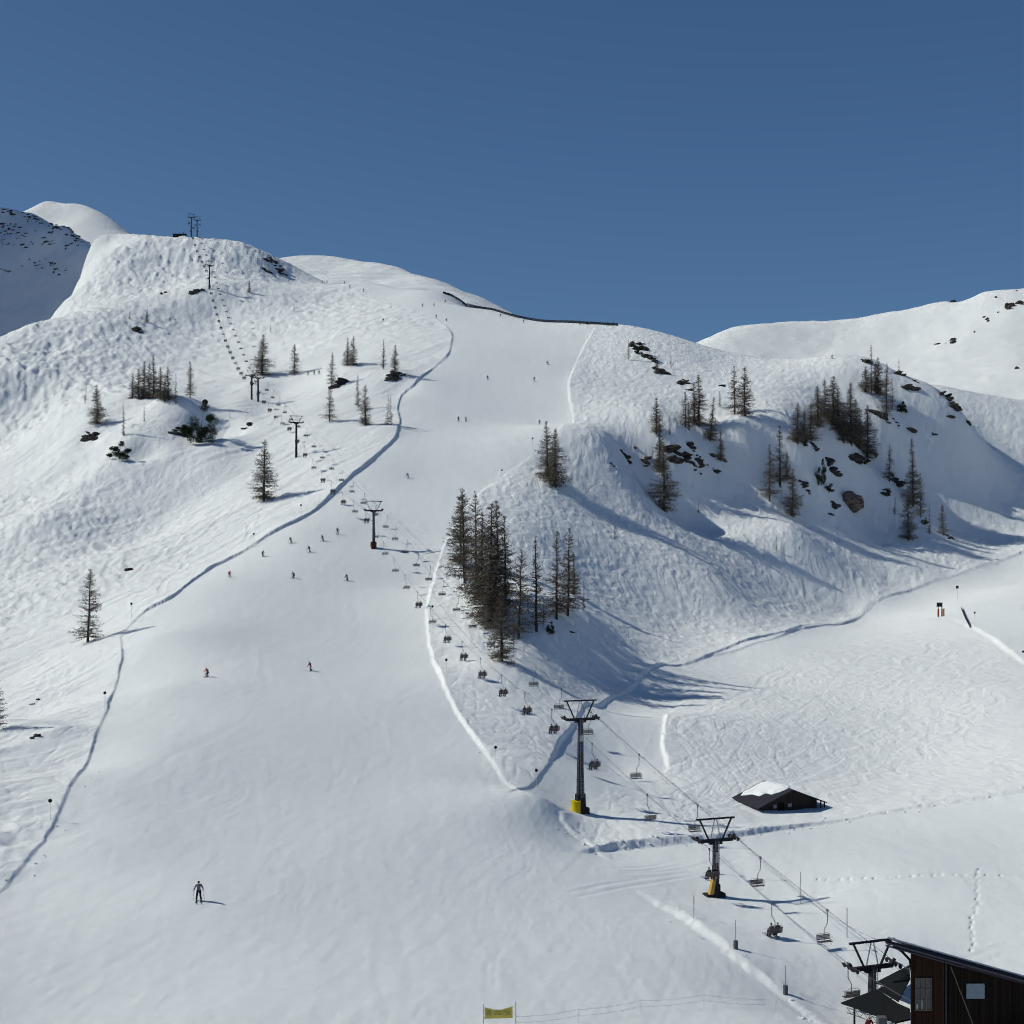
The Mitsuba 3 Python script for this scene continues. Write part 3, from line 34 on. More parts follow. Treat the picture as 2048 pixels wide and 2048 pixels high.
MARKERS = [[-49.27,131.91,2.09,"disc","dark disc piste marker beside the lowest stretch of the left bank"],[-61.13,185.63,2.63,"disc","dark disc piste marker on the bright face left of the bank"],[-79.83,259.29,3.78,"disc","dark disc piste marker above the sharp bend of the left bank"],[-66.7,319.42,3.29,"disc","dark disc piste marker by the left bank under the lone dense larch"],[-57.84,338.91,3.78,"disc","dark disc piste marker halfway between lone larch and tower"],[3.33,169.06,2.46,"disc","dark disc piste marker at the tip of the hill between both pistes"],[-2.3,173.36,2.38,"disc","dark disc piste marker on the tip of the hill by the left piste"],[-11.65,219.1,3.01,"disc","dark disc piste marker just inside the bright right bank below the big cluster"],[-16.66,258.96,2.78,"disc","dark disc piste marker on the bright right bank left of the big cluster"],[-3.13,383.82,2.8,"disc","dark disc piste marker on the right bank above the big cluster"],[6.76,404.05,4.5,"disc","dark disc piste marker left of the crest larches"],[120.63,322.22,4.15,"disc","dark disc piste marker beside the short safety net"],[113.86,275.44,3.54,"disc","dark disc piste marker at the right picture edge"],[141.96,394.1,4.56,"flag","square topped piste marker above the short safety net"],[27.64,293.02,3.52,"pole","white pole on the tracked slope right of the three tall larches"],[31.48,134.93,3.53,"pole","tall thin grey pole right of the lift line below the barn"],[33.25,122.67,2.95,"pole","tall thin grey pole just left above the station pylon"],[24.13,109.07,2.53,"pad","grey pole with padded foot below the chair with two riders"],[21.13,116.79,2.7,"pad","grey pole with padded foot on the snow berm"],[18.38,124.98,2.25,"pole","short dark pole at the top of the snow berm"]]
FENCE = [[-39.9,715.81],[-35.72,718.14],[-29.07,721.2],[-20.35,668.4],[-13.11,664.8],[-4.48,653.12],[2.49,644.48],[9.33,639.6],[22.35,620.4],[34.71,604.03],[44.66,598.57],[54.66,592.86]]
NET = [[129.41,355.86],[126.43,346.06],[122.71,333.53],[119.86,323.14]]
SIGN = [121.62,351.45]
BARN = [40.42,178.2]
PYLONS = [[22.52,136.75,6.2,2.4,"orange"],[9.14,165.24,12.4,2.5,"yellow"],[-35.47,316.89,9.6,2.4,"brown"],[-71.83,411.58,11.6,2.2,"plain"],[-99.85,486.1,9.4,2.2,"plain"],[-102.72,487.88,9.4,2.2,"plain"],[-173.43,708.29,13.6,2.2,"plain"],[-206.17,809.41,11.0,2.2,"plain"],[-209.1,806.0,13.0,2.2,"plain"]]
RIDGES = {"far":{"crest":[[130.36,1000.0,212.79],[147.51,1000.0,221.79],[164.15,1010.0,229.19],[181.08,1020.0,237.14],[209.36,1030.0,242.56],[238.15,1040.0,246.26],[282.74,1040.0,248.04],[299.14,1035.0,250.62],[324.19,1030.0,254.04],[342.92,1020.0,257.26],[354.29,1015.0,258.39],[367.71,1010.0,257.34],[374.5,1005.0,260.17],[383.36,1000.0,263.82],[398.37,1000.0,264.67],[414.24,1000.0,265.53],[464.84,1000.0,269.82],[550.6,1000.0,259.1]],"pts":[[137.19,930.0,188.28],[211.81,925.0,187.51],[276.98,880.0,180.58],[302.16,960.0,217.6],[346.9,970.0,236.04],[318.42,840.0,174.41],[339.67,820.0,171.33],[314.82,760.0,139.28],[275.38,770.0,140.52],[376.96,910.0,216.42],[346.85,915.0,213.44],[247.4,910.0,189.1],[378.49,945.0,235.17],[324.62,930.0,212.21],[245.42,980.0,221.2],[398.75,820.0,171.33],[442.51,910.0,216.42]],"rng":[0.13,0.62,740,1130],"rough":1.0},"mid":{"crest":[[-205.25,965.0,268.16],[-191.84,960.0,274.41],[-183.6,960.0,278.12],[-167.14,960.0,280.18],[-150.67,960.0,281.0],[-133.5,955.0,278.54],[-111.84,945.0,272.04],[-82.15,930.0,262.06],[-64.07,900.0,250.81],[-43.77,880.0,239.82],[-29.87,860.0,230.6],[-13.12,850.0,221.52]],"pts":[[-162.58,890.0,247.0],[-130.57,880.0,244.73],[-96.96,850.0,232.45],[-56.95,800.0,216.28],[-39.3,790.0,210.75],[-129.31,925.0,264.86],[-86.25,890.0,248.91]],"rng":[-0.23,0.0,780,1060],"rough":1.0},"white":{"crest":[[-447.38,1080.0,341.06],[-428.85,1080.0,346.62],[-419.59,1080.0,350.79],[-412.11,1075.0,354.91],[-404.74,1075.0,358.13],[-392.76,1070.0,354.84],[-376.7,1070.0,354.38],[-365.81,1065.0,351.11],[-355.0,1060.0,345.58],[-342.65,1050.0,337.34],[-330.46,1040.0,327.42],[-318.45,1030.0,317.2],[-291.3,1020.0,302.75]],"pts":[[-342.92,980.0,301.04],[-312.05,950.0,285.06],[-371.36,1000.0,310.56],[-292.64,940.0,278.5],[-396.28,1020.0,315.87],[-377.29,1040.0,334.56]],"rng":[-0.46,-0.27,920,1180],"rough":0.6},"shaded":{"crest":[[-417.97,950.0,319.69],[-393.52,950.0,316.43],[-381.3,950.0,314.39],[-367.14,945.0,310.13],[-345.36,930.0,297.95],[-324.1,915.0,286.02],[-309.13,900.0,277.05],[-298.49,880.0,265.48],[-292.49,870.0,253.65]],"pts":[[-387.31,935.0,301.32],[-379.03,915.0,286.02],[-328.65,885.0,264.84],[-302.68,865.0,252.45],[-360.39,870.0,246.19],[-321.04,845.0,225.91],[-327.25,790.0,187.04],[-310.81,800.0,195.7],[-297.55,830.0,222.7],[-279.93,800.0,202.56],[-430.0,935.0,351.0],[-480.0,930.0,415.0],[-540.0,920.0,485.0],[-600.0,900.0,525.0],[-500.0,860.0,390.0],[-560.0,820.0,410.0],[-620.0,800.0,435.0],[-450.0,980.0,355.0],[-560.0,1000.0,435.0]],"rng":[-0.7,-0.33,760,1080],"rough":1.2}}
SPECKS = []
# ------------------------------------------------------------------ materials
def rgb(*c):
    return {'type': 'rgb', 'value': list(c)}

def diffuse(name, *c):
    scene[name] = {'type': 'twosided', 'b': {'type': 'diffuse', 'reflectance': rgb(*c)}}

def glossy(name, c, rough=0.5, metallic=0.0):
    scene[name] = {'type': 'twosided', 'b': {'type': 'principled', 'base_color': rgb(*c), 'roughness': rough, 'metallic': metallic, 'specular': 0.4}}

def snow_grain(p, n, uv):                                    # crossing ski tracks and lumps
    wx, wy = 1.6 * mikit.noise(p.x * 0.23, p.y * 0.16, 1.0), 2.6 * mikit.noise(p.x * 0.23, p.y * 0.16, 4.0)
    r = dr.abs(mikit.noise(p.x * 0.62 + wx, p.y * 0.34 + wy, 2.0) - 0.5)
    r2 = dr.abs(mikit.noise(p.x * 0.55 - wy, p.y * 0.42 + wx, 8.0) - 0.5)
    return 0.26 * dr.minimum(r, 0.22) + 0.22 * dr.minimum(r2, 0.2) + 0.05 * mikit.fbm(p.x * 1.4, p.y * 1.2, 0.0, 3)

def groomed_grain(p, n, uv):                                 # skidded turns on the groomed piste, drawn out along the fall line
    u = p.x - 0.30 * p.y + 1.8 * mikit.noise(p.x * 0.10, p.y * 0.07, 2.0)
    s = mikit.fbm(u * 0.95, p.y * 0.10, 3.0, 3)
    return 0.052 * s + 0.040 * mikit.fbm(p.x * 1.9, p.y * 0.8, 0.0, 3)

def snow_tone(p, n, uv):
    v = mikit.fbm(p.x * 0.05, p.y * 0.035, 0.0, 4) - 0.5
    w = mikit.noise(p.x * 0.9, p.y * 0.5, 3.0) - 0.5
    return mi.Color3f(0.780, 0.790, 0.797) * (1 + 0.055 * v + 0.02 * w)

def groomed_tone(p, n, uv):
    v = mikit.fbm(p.x * 0.06, p.y * 0.03, 0.0, 4) - 0.5
    u = p.x * 1.0 + 2.2 * mikit.noise(p.x * 0.05, p.y * 0.04, 7.0) * 6
    w = mikit.fbm(u * 0.7, p.y * 0.045, 5.0, 3) - 0.5
    g = mikit.fbm(p.x * 2.3, p.y * 1.4, 1.0, 2) - 0.5
    return mi.Color3f(0.765, 0.780, 0.790) * (1 + 0.04 * v + 0.06 * w + 0.05 * g)

scene['snow'] = {'type': 'bumpmap', 'arbitrary': mikit.proc(snow_grain, eps=0.15), 'scale': 1.0, 'bsdf': {'type': 'diffuse', 'reflectance': mikit.proc(snow_tone)}}
scene['groomed_snow'] = {'type': 'bumpmap', 'arbitrary': mikit.proc(groomed_grain, eps=0.15), 'scale': 1.0, 'bsdf': {'type': 'diffuse', 'reflectance': mikit.proc(groomed_tone)}}
scene['far_snow'] = {'type': 'twosided', 'b': {'type': 'diffuse', 'reflectance': rgb(0.79, 0.80, 0.805)}}

def rock_tone(p, n, uv):
    v = mikit.fbm(p.x * 1.3, p.y * 1.3, p.z * 2.6, 4)
    return mikit.mix((0.016, 0.016, 0.017), (0.105, 0.096, 0.084), mikit.smoothstep(0.3, 0.75, v))

def brown_rock_tone(p, n, uv):
    v = mikit.fbm(p.x * 0.9, p.y * 0.9, p.z * 1.8, 4)
    return mikit.mix((0.06, 0.045, 0.04), (0.21, 0.165, 0.135), mikit.smoothstep(0.3, 0.7, v))

def boards_dark(p, n, uv):
    c = mikit.cell_rand((p.x + p.y) * 5.5, 0, 2)
    g = mikit.fbm((p.x + p.y) * 22, p.z * 1.6, 0.0, 3)
    return mi.Color3f(0.017, 0.013, 0.011) * (0.6 + 0.5 * c + 0.4 * g)

def boards_brown(p, n, uv):
    c = mikit.cell_rand((p.x + p.y) * 5.5, 0, 2)
    g = mikit.fbm((p.x + p.y) * 22, p.z * 1.6, 0.0, 3)
    return mi.Color3f(0.032, 0.017, 0.013) * (0.6 + 0.5 * c + 0.5 * g)

def barn_wood(p, n, uv):
    g = mikit.fbm(p.x * 6, p.y * 6, p.z * 1.2, 3)
    return mi.Color3f(0.045, 0.038, 0.034) * (0.5 + g)

def twig_tone(p, n, uv):
    v = mikit.fbm(p.x * 0.7, p.y * 0.7, p.z * 0.7, 2)
    return mi.Color3f(0.128, 0.110, 0.090) * (0.55 + 0.9 * v)

for name, fn in (('rock_face', rock_tone), ('brown_rock_face', brown_rock_tone), ('dark_boards', boards_dark), ('brown_boards', boards_brown), ('barn_boards', barn_wood), ('twigs', twig_tone)):
    scene[name] = {'type': 'twosided', 'b': {'type': 'diffuse', 'reflectance': mikit.proc(fn)}}
diffuse('pale_twigs', 0.30, 0.27, 0.23)
diffuse('bark', 0.055, 0.046, 0.040)
diffuse('needles', 0.028, 0.040, 0.020)
diffuse('skin', 0.50, 0.34, 0.26)
diffuse('dark_steel', 0.030, 0.030, 0.036)
glossy('grey_steel', (0.24, 0.25, 0.27), 0.45, 0.6)
diffuse('pylon_paint', 0.055, 0.055, 0.066)
diffuse('rope_grey', 0.12, 0.12, 0.13)
diffuse('hanger_grey', 0.11, 0.115, 0.13)
diffuse('seat_wood', 0.125, 0.105, 0.105)
diffuse('yellow_pad', 0.58, 0.44, 0.02)
diffuse('orange_boards', 0.50, 0.30, 0.085)
diffuse('brown_box', 0.070, 0.036, 0.030)
diffuse('pale_plate', 0.55, 0.56, 0.55)
diffuse('blue_plate', 0.05, 0.07, 0.22)
diffuse('disc_black', 0.018, 0.018, 0.020)
diffuse('pole_grey', 0.30, 0.31, 0.34)
diffuse('white_paint', 0.72, 0.72, 0.70)
diffuse('red_paint', 0.42, 0.09, 0.05)
diffuse('net_dark', 0.030, 0.034, 0.045)
diffuse('banner_yellow', 0.72, 0.60, 0.14)
diffuse('banner_ink', 0.30, 0.22, 0.11)
diffuse('slate_roof', 0.040, 0.040, 0.052)
diffuse('black_roof', 0.022, 0.024, 0.026)
diffuse('fascia', 0.075, 0.075, 0.095)
glossy('window_glass', (0.05, 0.055, 0.06), 0.12)
diffuse('window_frame', 0.14, 0.12, 0.10)
glossy('blue_panel', (0.15, 0.20, 0.26), 0.35)
CLOTH = dict(red=(0.42, 0.05, 0.045), darkred=(0.17, 0.035, 0.04), black=(0.018, 0.018, 0.022), grey=(0.20, 0.20, 0.22), greyblue=(0.17, 0.165, 0.21), darkblue=(0.03, 0.04, 0.10),
             tan=(0.24, 0.17, 0.15), purple=(0.11, 0.08, 0.12))
for k, c in CLOTH.items():
    diffuse('cloth_' + k, *c)

# ------------------------------------------------------------------ naming
USED = {}
def key_for(name):
    n = USED.get(name, -1) + 1
    USED[name] = n
    return name if n == 0 else f'{name}_{n:03d}'

def tag(key, label, category=None, group=None, kind=None):
    d = {'label': label}
    if category: d['category'] = category
    if group: d['group'] = group
    if kind: d['kind'] = kind
    labels[key] = d

def part(parent, name, mesh, mat, smooth=False, to_world=None):
    k = key_for(f'{parent}__{name}')
    d = dict(mesh) if isinstance(mesh, dict) else mikit.ply(mesh, mat, smooth=smooth)
    if isinstance(mesh, dict) and mat:
        d['bsdf'] = {'type': 'ref', 'id': mat}
    if to_world is not None:
        d['to_world'] = to_world
    scene[k] = d
    return k

def box(x0, x1, y0, y1, z0, z1):
    return trimesh.creation.box(bounds=[[x0, y0, z0], [x1, y1, z1]])

def bar(a, b, w, h=None):
    """a square bar from a to b"""
    a, b = np.array(a, float), np.array(b, float)
    d = b - a
    l = np.linalg.norm(d)
    m = trimesh.creation.box(extents=[w, h or w, l])
    m.apply_transform(trimesh.geometry.align_vectors([0, 0, 1], d / l))
    m.apply_translation((a + b) / 2)
    return m

def tube(points, radii, sides=6, caps=True):
    p = np.asarray(points, float)
    r = np.broadcast_to(radii, (len(p),)).astype(float)
    t = np.gradient(p, axis=0)
    t /= np.linalg.norm(t, axis=1, keepdims=True) + 1e-12
    ref = np.where(np.abs(t[:, 2:]) < 0.9, [0, 0, 1.0], [1.0, 0, 0])
    a = np.cross(t, ref)
    a /= np.linalg.norm(a, axis=1, keepdims=True) + 1e-12
    b = np.cross(t, a)
    ang = np.arange(sides) * 2 * np.pi / sides
    v = (p[:, None] + r[:, None, None] * (np.cos(ang)[None, :, None] * a[:, None] + np.sin(ang)[None, :, None] * b[:, None])).reshape(-1, 3)
    i, j = np.meshgrid(np.arange(len(p) - 1), np.arange(sides), indexing='ij')
    q = np.stack([i * sides + j, i * sides + (j + 1) % sides, (i + 1) * sides + (j + 1) % sides, (i + 1) * sides + j], -1).reshape(-1, 4)
    f = np.vstack([q[:, [0, 1, 2]], q[:, [0, 2, 3]]])
    if caps:
        e = len(p) * sides - sides
        k = np.arange(1, sides - 1)
        f = np.vstack([f, np.c_[k * 0, k + 1, k], np.c_[k * 0 + e, e + k, e + k + 1]])
    return trimesh.Trimesh(v, f, process=False)

cat = trimesh.util.concatenate

# ------------------------------------------------------------------ terrain
def build_base(ctrl):
    c = np.array(ctrl, float)
    rbf = RBFInterpolator(c[:, :2] / 100, c[:, 2], kernel='thin_plate_spline')
    gx, gy = np.arange(-760, 761, 4.0), np.arange(-40, 1041, 4.0)
    A, B = np.meshgrid(gx, gy, indexing='ij')
    z = rbf(np.c_[A.ravel() / 100, B.ravel() / 100]).reshape(A.shape)
    return gx[0], gy[0], 4.0, z

def sample(grid, x, y, order=3):
    x0, y0, s, z = grid
    return map_coordinates(z, [(np.asarray(x, float) - x0) / s, (np.asarray(y, float) - y0) / s], order=order, mode='nearest')

def n2(x, y, lam, seed=0, oct=3):
    """noise between -1 and 1"""
    return 2 * meshkit.fbm(np.stack([np.asarray(x) / lam, np.asarray(y) / lam, np.zeros_like(np.asarray(x, float))], -1), oct, seed) - 1

def densify(pts, step=0.5):
    p = np.array(pts, float)
    p = p[np.r_[True, np.linalg.norm(np.diff(p[:, :2], axis=0), axis=1) > 1e-3]]
    d = np.r_[0, np.cumsum(np.linalg.norm(np.diff(p[:, :2], axis=0), axis=1))]
    t = np.arange(0, d[-1], step)
    if len(p) > 3:
        from scipy.interpolate import PchipInterpolator
        q = np.c_[[PchipInterpolator(d, p[:, k])(t) for k in range(p.shape[1])]].T
    else:
        q = np.c_[[np.interp(t, d, p[:, k]) for k in range(p.shape[1])]].T
    return q, d[-1]

class Bank:
    """a step in the snow along a line: pts (x, y, height); side = +1 when the high ground lies left of the direction of travel"""
    def __init__(self, pts, side, width, decay, rough, seed):
        self.q, self.len = densify(pts)
        q = self.q
        t = np.gradient(q[:, :2], axis=0)
        t /= np.linalg.norm(t, axis=1, keepdims=True) + 1e-9
        self.n = np.c_[-t[:, 1], t[:, 0]] * side
        self.tree, self.w, self.L, self.rough, self.seed = cKDTree(q[:, :2]), width, decay, rough, seed
    def add(self, x, y, z):
        reach = self.L * 3.2
        lo, hi = self.q[:, :2].min(0) - reach, self.q[:, :2].max(0) + reach
        k = np.nonzero((x > lo[0]) & (x < hi[0]) & (y > lo[1]) & (y < hi[1]))[0]
        if not len(k):
            return
        d, i = self.tree.query(np.c_[x[k], y[k]], distance_upper_bound=reach)
        ok = np.isfinite(d)
        k, d, i = k[ok], d[ok], i[ok]
        if not len(k):
            return
        v = np.c_[x[k], y[k]] - self.q[i, :2]
        s = (v * self.n[i]).sum(1)
        along = np.abs(v[:, 0] * self.n[i, 1] - v[:, 1] * self.n[i, 0])
        end = np.clip(1 - along / 3.0, 0, 1)
        wob = n2(x[k], y[k], 5, self.seed, 3) * 0.5 * self.rough + n2(x[k], y[k], 0.9, self.seed + 9, 2) * 0.4 * self.rough
        s = s + wob
        u = np.clip(s / self.w, 0, 1)
        up = u * u * (3 - 2 * u)
        h = self.q[i, 2] * np.clip(0.95 + 0.75 * n2(self.q[i, 0], self.q[i, 1], 16, self.seed + 21, 2), .35, 1.5) * (1 + 0.35 * n2(x[k], y[k], 3, self.seed + 3, 2) * self.rough)
        z[k] += h * up * np.exp(-np.maximum(s, 0) / self.L) * end

def raster(polys, sigma):
    """soft masks of polygons on a 1.5 m grid"""
    gx, gy = np.arange(-480, 480, 1.5), np.arange(60, 1000, 1.5)
    A, B = np.meshgrid(gx, gy, indexing='ij')
    m = np.zeros(A.shape)
    for p in polys:
        m = np.maximum(m, shapely.contains_xy(shapely.Polygon(p).buffer(0), A.ravel(), B.ravel()).reshape(A.shape))
    return gx[0], gy[0], 1.5, gaussian_filter(m, sigma / 1.5)

BASE = build_base(CTRL)
BANK = [Bank(*b, seed=40 + i) for i, b in enumerate(BANKS)]
M_FLANK, M_HILL, M_RIGHT, M_MOUND = (raster([OFF[k]], 2.5) for k in ('flank', 'hill', 'right', 'mound'))
M_OFF = raster(list(OFF.values()), 1.2)

def blobs(x, y, spots):
    w = np.zeros(len(x))
    for cx, cy, r, a in spots:
        w = np.maximum(w, a * np.exp(-((x - cx) ** 2 + (y - cy) ** 2) / r ** 2))
    return w

def streaks(x, y, ang, la, lc, seed, oct=2):
    c, s = math.cos(ang), math.sin(ang)
    return n2((x * c + y * s) / la, (-x * s + y * c) / lc, 1.0, seed, oct)

def ridged(x, y, lam, seed):
    a = n2(x, y, lam * 2.2, seed + 5, 1) * lam * 0.5
    b = n2(x, y, lam * 2.2, seed + 6, 1) * lam * 0.5
    return 1 - np.abs(n2(x + a, y + b, lam, seed, 1)) * 2

def relief(x, y):
    off = sample(M_OFF, x, y, 1)
    fl, hi, ri, mo = (sample(m, x, y, 1) for m in (M_FLANK, M_HILL, M_RIGHT, M_MOUND))
    z = 0.30 * n2(x, y, 34, 1, 2) * (0.25 + 0.75 * off) + 0.035 * n2(x, y, 11, 2, 2)
    z += 0.022 * streaks(x, y, 1.75, 9, 1.4, 30) * (1 - off)                        # groomed: faint lines down the fall line
    mg = blobs(x, y, MOGULS)
    c, s = math.cos(-0.9), math.sin(-0.9)
    u, v = x * c + y * s, -x * s + y * c
    bump = np.maximum(n2(u / 1.9, v, 3.0, 11, 1), -0.5) + 0.55 * n2(u / 1.5, v, 1.6, 12, 1)
    near = np.clip((520 - y) / 120, 0, 1)
    small = 0.55 * (np.maximum(n2(u / 1.9, v, 1.9, 41, 1), -0.5) + 0.5 * n2(u / 1.5, v, 1.0, 42, 1))
    z += (0.95 * mg + 0.09) * (bump * (1 - near) + small * near) * fl
    z += fl * (0.22 * streaks(x, y, 0.95, 14, 2.2, 13) + 0.15 * streaks(x, y, 0.75, 6, 1.4, 14) + 0.45 * streaks(x, y, 0.9, 60, 14, 15))
    far = np.clip((y - 150) / 200, 0.35, 1.15)
    z += hi * far * (0.15 * ridged(x, y, 2.5, 16) + 0.09 * ridged(x, y, 5.0, 17) + 0.12 * n2(x, y, 1.7, 18, 2) + 0.5 * n2(x, y, 22, 19, 2))
    z += ri * (0.05 * ridged(x, y, 3.4, 20) + 0.04 * n2(x, y, 1.7, 21, 2) + 0.12 * n2(x, y, 14, 22, 2))
    z += mo * (0.05 * ridged(x, y, 2.4, 23) + 0.05 * n2(x, y, 1.3, 24, 2))
    return z

def height(x, y, fine=True):
    x, y = np.atleast_1d(np.asarray(x, float)).ravel(), np.atleast_1d(np.asarray(y, float)).ravel()
    z = sample(BASE, x, y)
    for x1, y1, x2, y2, r, h in HUMPS:
        k = np.nonzero((np.abs(x - (x1 + x2) / 2) < abs(x2 - x1) / 2 + 3 * r) & (np.abs(y - (y1 + y2) / 2) < abs(y2 - y1) / 2 + 3 * r))[0]
        dx, dy = x2 - x1, y2 - y1
        t = np.clip(((x[k] - x1) * dx + (y[k] - y1) * dy) / (dx * dx + dy * dy + 1e-9), 0, 1)
        z[k] += h * np.exp(-((x[k] - x1 - t * dx) ** 2 + (y[k] - y1 - t * dy) ** 2) / r ** 2)
    for b in BANK:
        b.add(x, y, z)
    if fine:
        z = z + relief(x, y)
    return z

def grid_faces(n, m):
    i, j = np.meshgrid(np.arange(n - 1), np.arange(m - 1), indexing='ij')
    a = (i * m + j).ravel()
    return np.vstack([np.c_[a, a + 1, a + m + 1], np.c_[a, a + m + 1, a + m]])

def vnormals(v, f):
    n = np.zeros_like(v)
    fn = np.cross(v[f[:, 1]] - v[f[:, 0]], v[f[:, 2]] - v[f[:, 0]])
    for k in range(3):
        for c in range(3):
            n[:, c] += np.bincount(f[:, k], fn[:, c], len(v))
    return n / (np.linalg.norm(n, axis=1, keepdims=True) + 1e-12)

def sheet(key, v, f, n, mat):
    used, inv = np.unique(f.ravel(), return_inverse=True)
    path = meshkit.write_ply((v[used], inv.reshape(-1, 3)), normals=n[used])
    scene[key] = {'type': 'ply', 'filename': path, 'face_normals': False, 'bsdf': {'type': 'ref', 'id': mat}}

# ski tracks and footprints pressed into the snow
def track_points():
    rnd, P = random.Random(8), []
    for x0, y0, x1, y1, amp, lam, dep in TRACKS:
        d = np.array([x1 - x0, y1 - y0])
        L = np.linalg.norm(d)
        d /= L
        t = np.arange(0, L, 0.22)
        ph = rnd.uniform(0, 6.28)
        env = np.minimum(1, np.minimum(t, L - t) / 6)
        off = amp * np.sin(t * 2 * np.pi / lam * (1 + 0.15 * np.sin(t / L * 5 + ph)) + ph) + 0.6 * np.sin(t / 23 + ph)
        for w in ((-0.28, 0.28) if amp > 0.2 else (-0.7, 0.7)):
            o = off + w
            P.append(np.c_[x0 + d[0] * t - d[1] * o, y0 + d[1] * t + d[0] * o, dep * env])
    return np.vstack(P)

def stamp(x, y, z):
    q = track_points()
    tree = cKDTree(q[:, :2])
    k = np.nonzero((y > 85) & (y < 480) & (np.abs(x) < 260))[0]
    d, i = tree.query(np.c_[x[k], y[k]], distance_upper_bound=1.2)
    ok = np.isfinite(d)
    k, d, i = k[ok], d[ok], i[ok]
    w = 0.20 + 0.0007 * y[k]
    z[k] += q[i, 2] * (-np.exp(-(d / w) ** 2) + 0.45 * np.exp(-((d - 2.0 * w) / w) ** 2))
    rnd = random.Random(5)
    for line in FOOT:
        q, L = densify([(*p, 0) for p in line], 0.1)
        for n, s in enumerate(np.arange(0, len(q), 13)):
            px, py = q[s, :2] + [0.12 * (-1) ** n + rnd.uniform(-.08, .08), rnd.uniform(-.1, .1)]
            m = np.nonzero((np.abs(x - px) < 1) & (np.abs(y - py) < 1.2))[0]
            z[m] -= 0.20 * np.exp(-((x[m] - px) / 0.17) ** 2 - ((y[m] - py) / 0.26) ** 2)

slopes = np.r_[np.linspace(-0.80, -0.452, 36), np.linspace(-0.446, 0.446, 960), np.linspace(0.452, 0.80, 36)]
dist = np.r_[np.linspace(8, 78, 24), np.exp(np.linspace(np.log(80), np.log(905), 800)), np.linspace(910, 1020, 16)]
A, Yg = np.meshgrid(slopes, dist)
Xg = A * Yg
gx, gy = Xg.ravel(), Yg.ravel()
gz = height(gx, gy)
stamp(gx, gy, gz)
GV = np.c_[gx, gy, gz]
GF = grid_faces(*Xg.shape)
GN = vnormals(GV, GF)
GN *= np.sign(GN[:, 2:])
mid = GV[GF].mean(1)
off_face = sample(M_OFF, mid[:, 0], mid[:, 1], 1) > 0.5
sheet('ski_piste', GV, GF[~off_face], GN, 'groomed_snow')
tag('ski_piste', 'smooth groomed snow of the pistes and the valley runout', kind='structure')
sheet('snow_slope', GV, GF[off_face], GN, 'snow')
tag('snow_slope', 'untracked and tracked off piste snow slopes and hills', kind='structure')
scene['valley_floor'] = mikit.ply(trimesh.creation.cylinder(9000, 1.0, sections=64, transform=trimesh.transformations.translation_matrix([0, 0, -70])), 'far_snow')
tag('valley_floor', 'snow covered valley floor far below', kind='structure')

def z_shift(y):
    return y * 0.02

def ridge(name, d, label, seed):
    crest, pts = np.array(d['crest']), list(d['pts'])
    back = [[x * 1.07, y * 1.07, z - 22] for x, y, z in crest] + [[x * 1.16, y * 1.16, z - 75] for x, y, z in crest]
    c = np.array([list(p) for p in crest] + pts + back)
    f = RBFInterpolator(c[:, :2] / 100, c[:, 2], kernel='thin_plate_spline', smoothing=1e-4)
    a0, a1, y0, y1 = d['rng']
    S, Y = np.meshgrid(np.linspace(a0, a1, 420), np.linspace(y0, y1, 240))
    x, y = (S * Y).ravel(), Y.ravel()
    z = f(np.c_[x, y] / 100) + (1.1 * np.abs(n2(x / 9 + z_shift(y), y, 9, seed + 8, 2)) * 2 if 'carved' in label else 0) + d['rough'] * (1.6 * n2(x, y, 42, seed, 3) + 0.5 * n2(x, y, 9, seed + 4, 2))
    v = np.c_[x, y, z]
    fc = grid_faces(*S.shape)
    n = vnormals(v, fc)
    n *= np.sign(n[:, 2:])
    k = key_for(name)
    sheet(k, v, fc, n, 'far_snow')
    tag(k, label, kind='structure')
    return f

far_z = ridge('distant_ridge', RIDGES['far'], 'bright white ridge rising to the right behind the hill', 61)
ridge('distant_ridge', RIDGES['mid'], 'wind carved snow crest behind the top of the piste', 62)
ridge('snow_peak', RIDGES['white'], 'rounded white peak at the far left skyline', 63)
shaded_z = ridge('snow_peak', RIDGES['shaded'], 'steep mountain flank lying in blue shade at the left edge', 64)

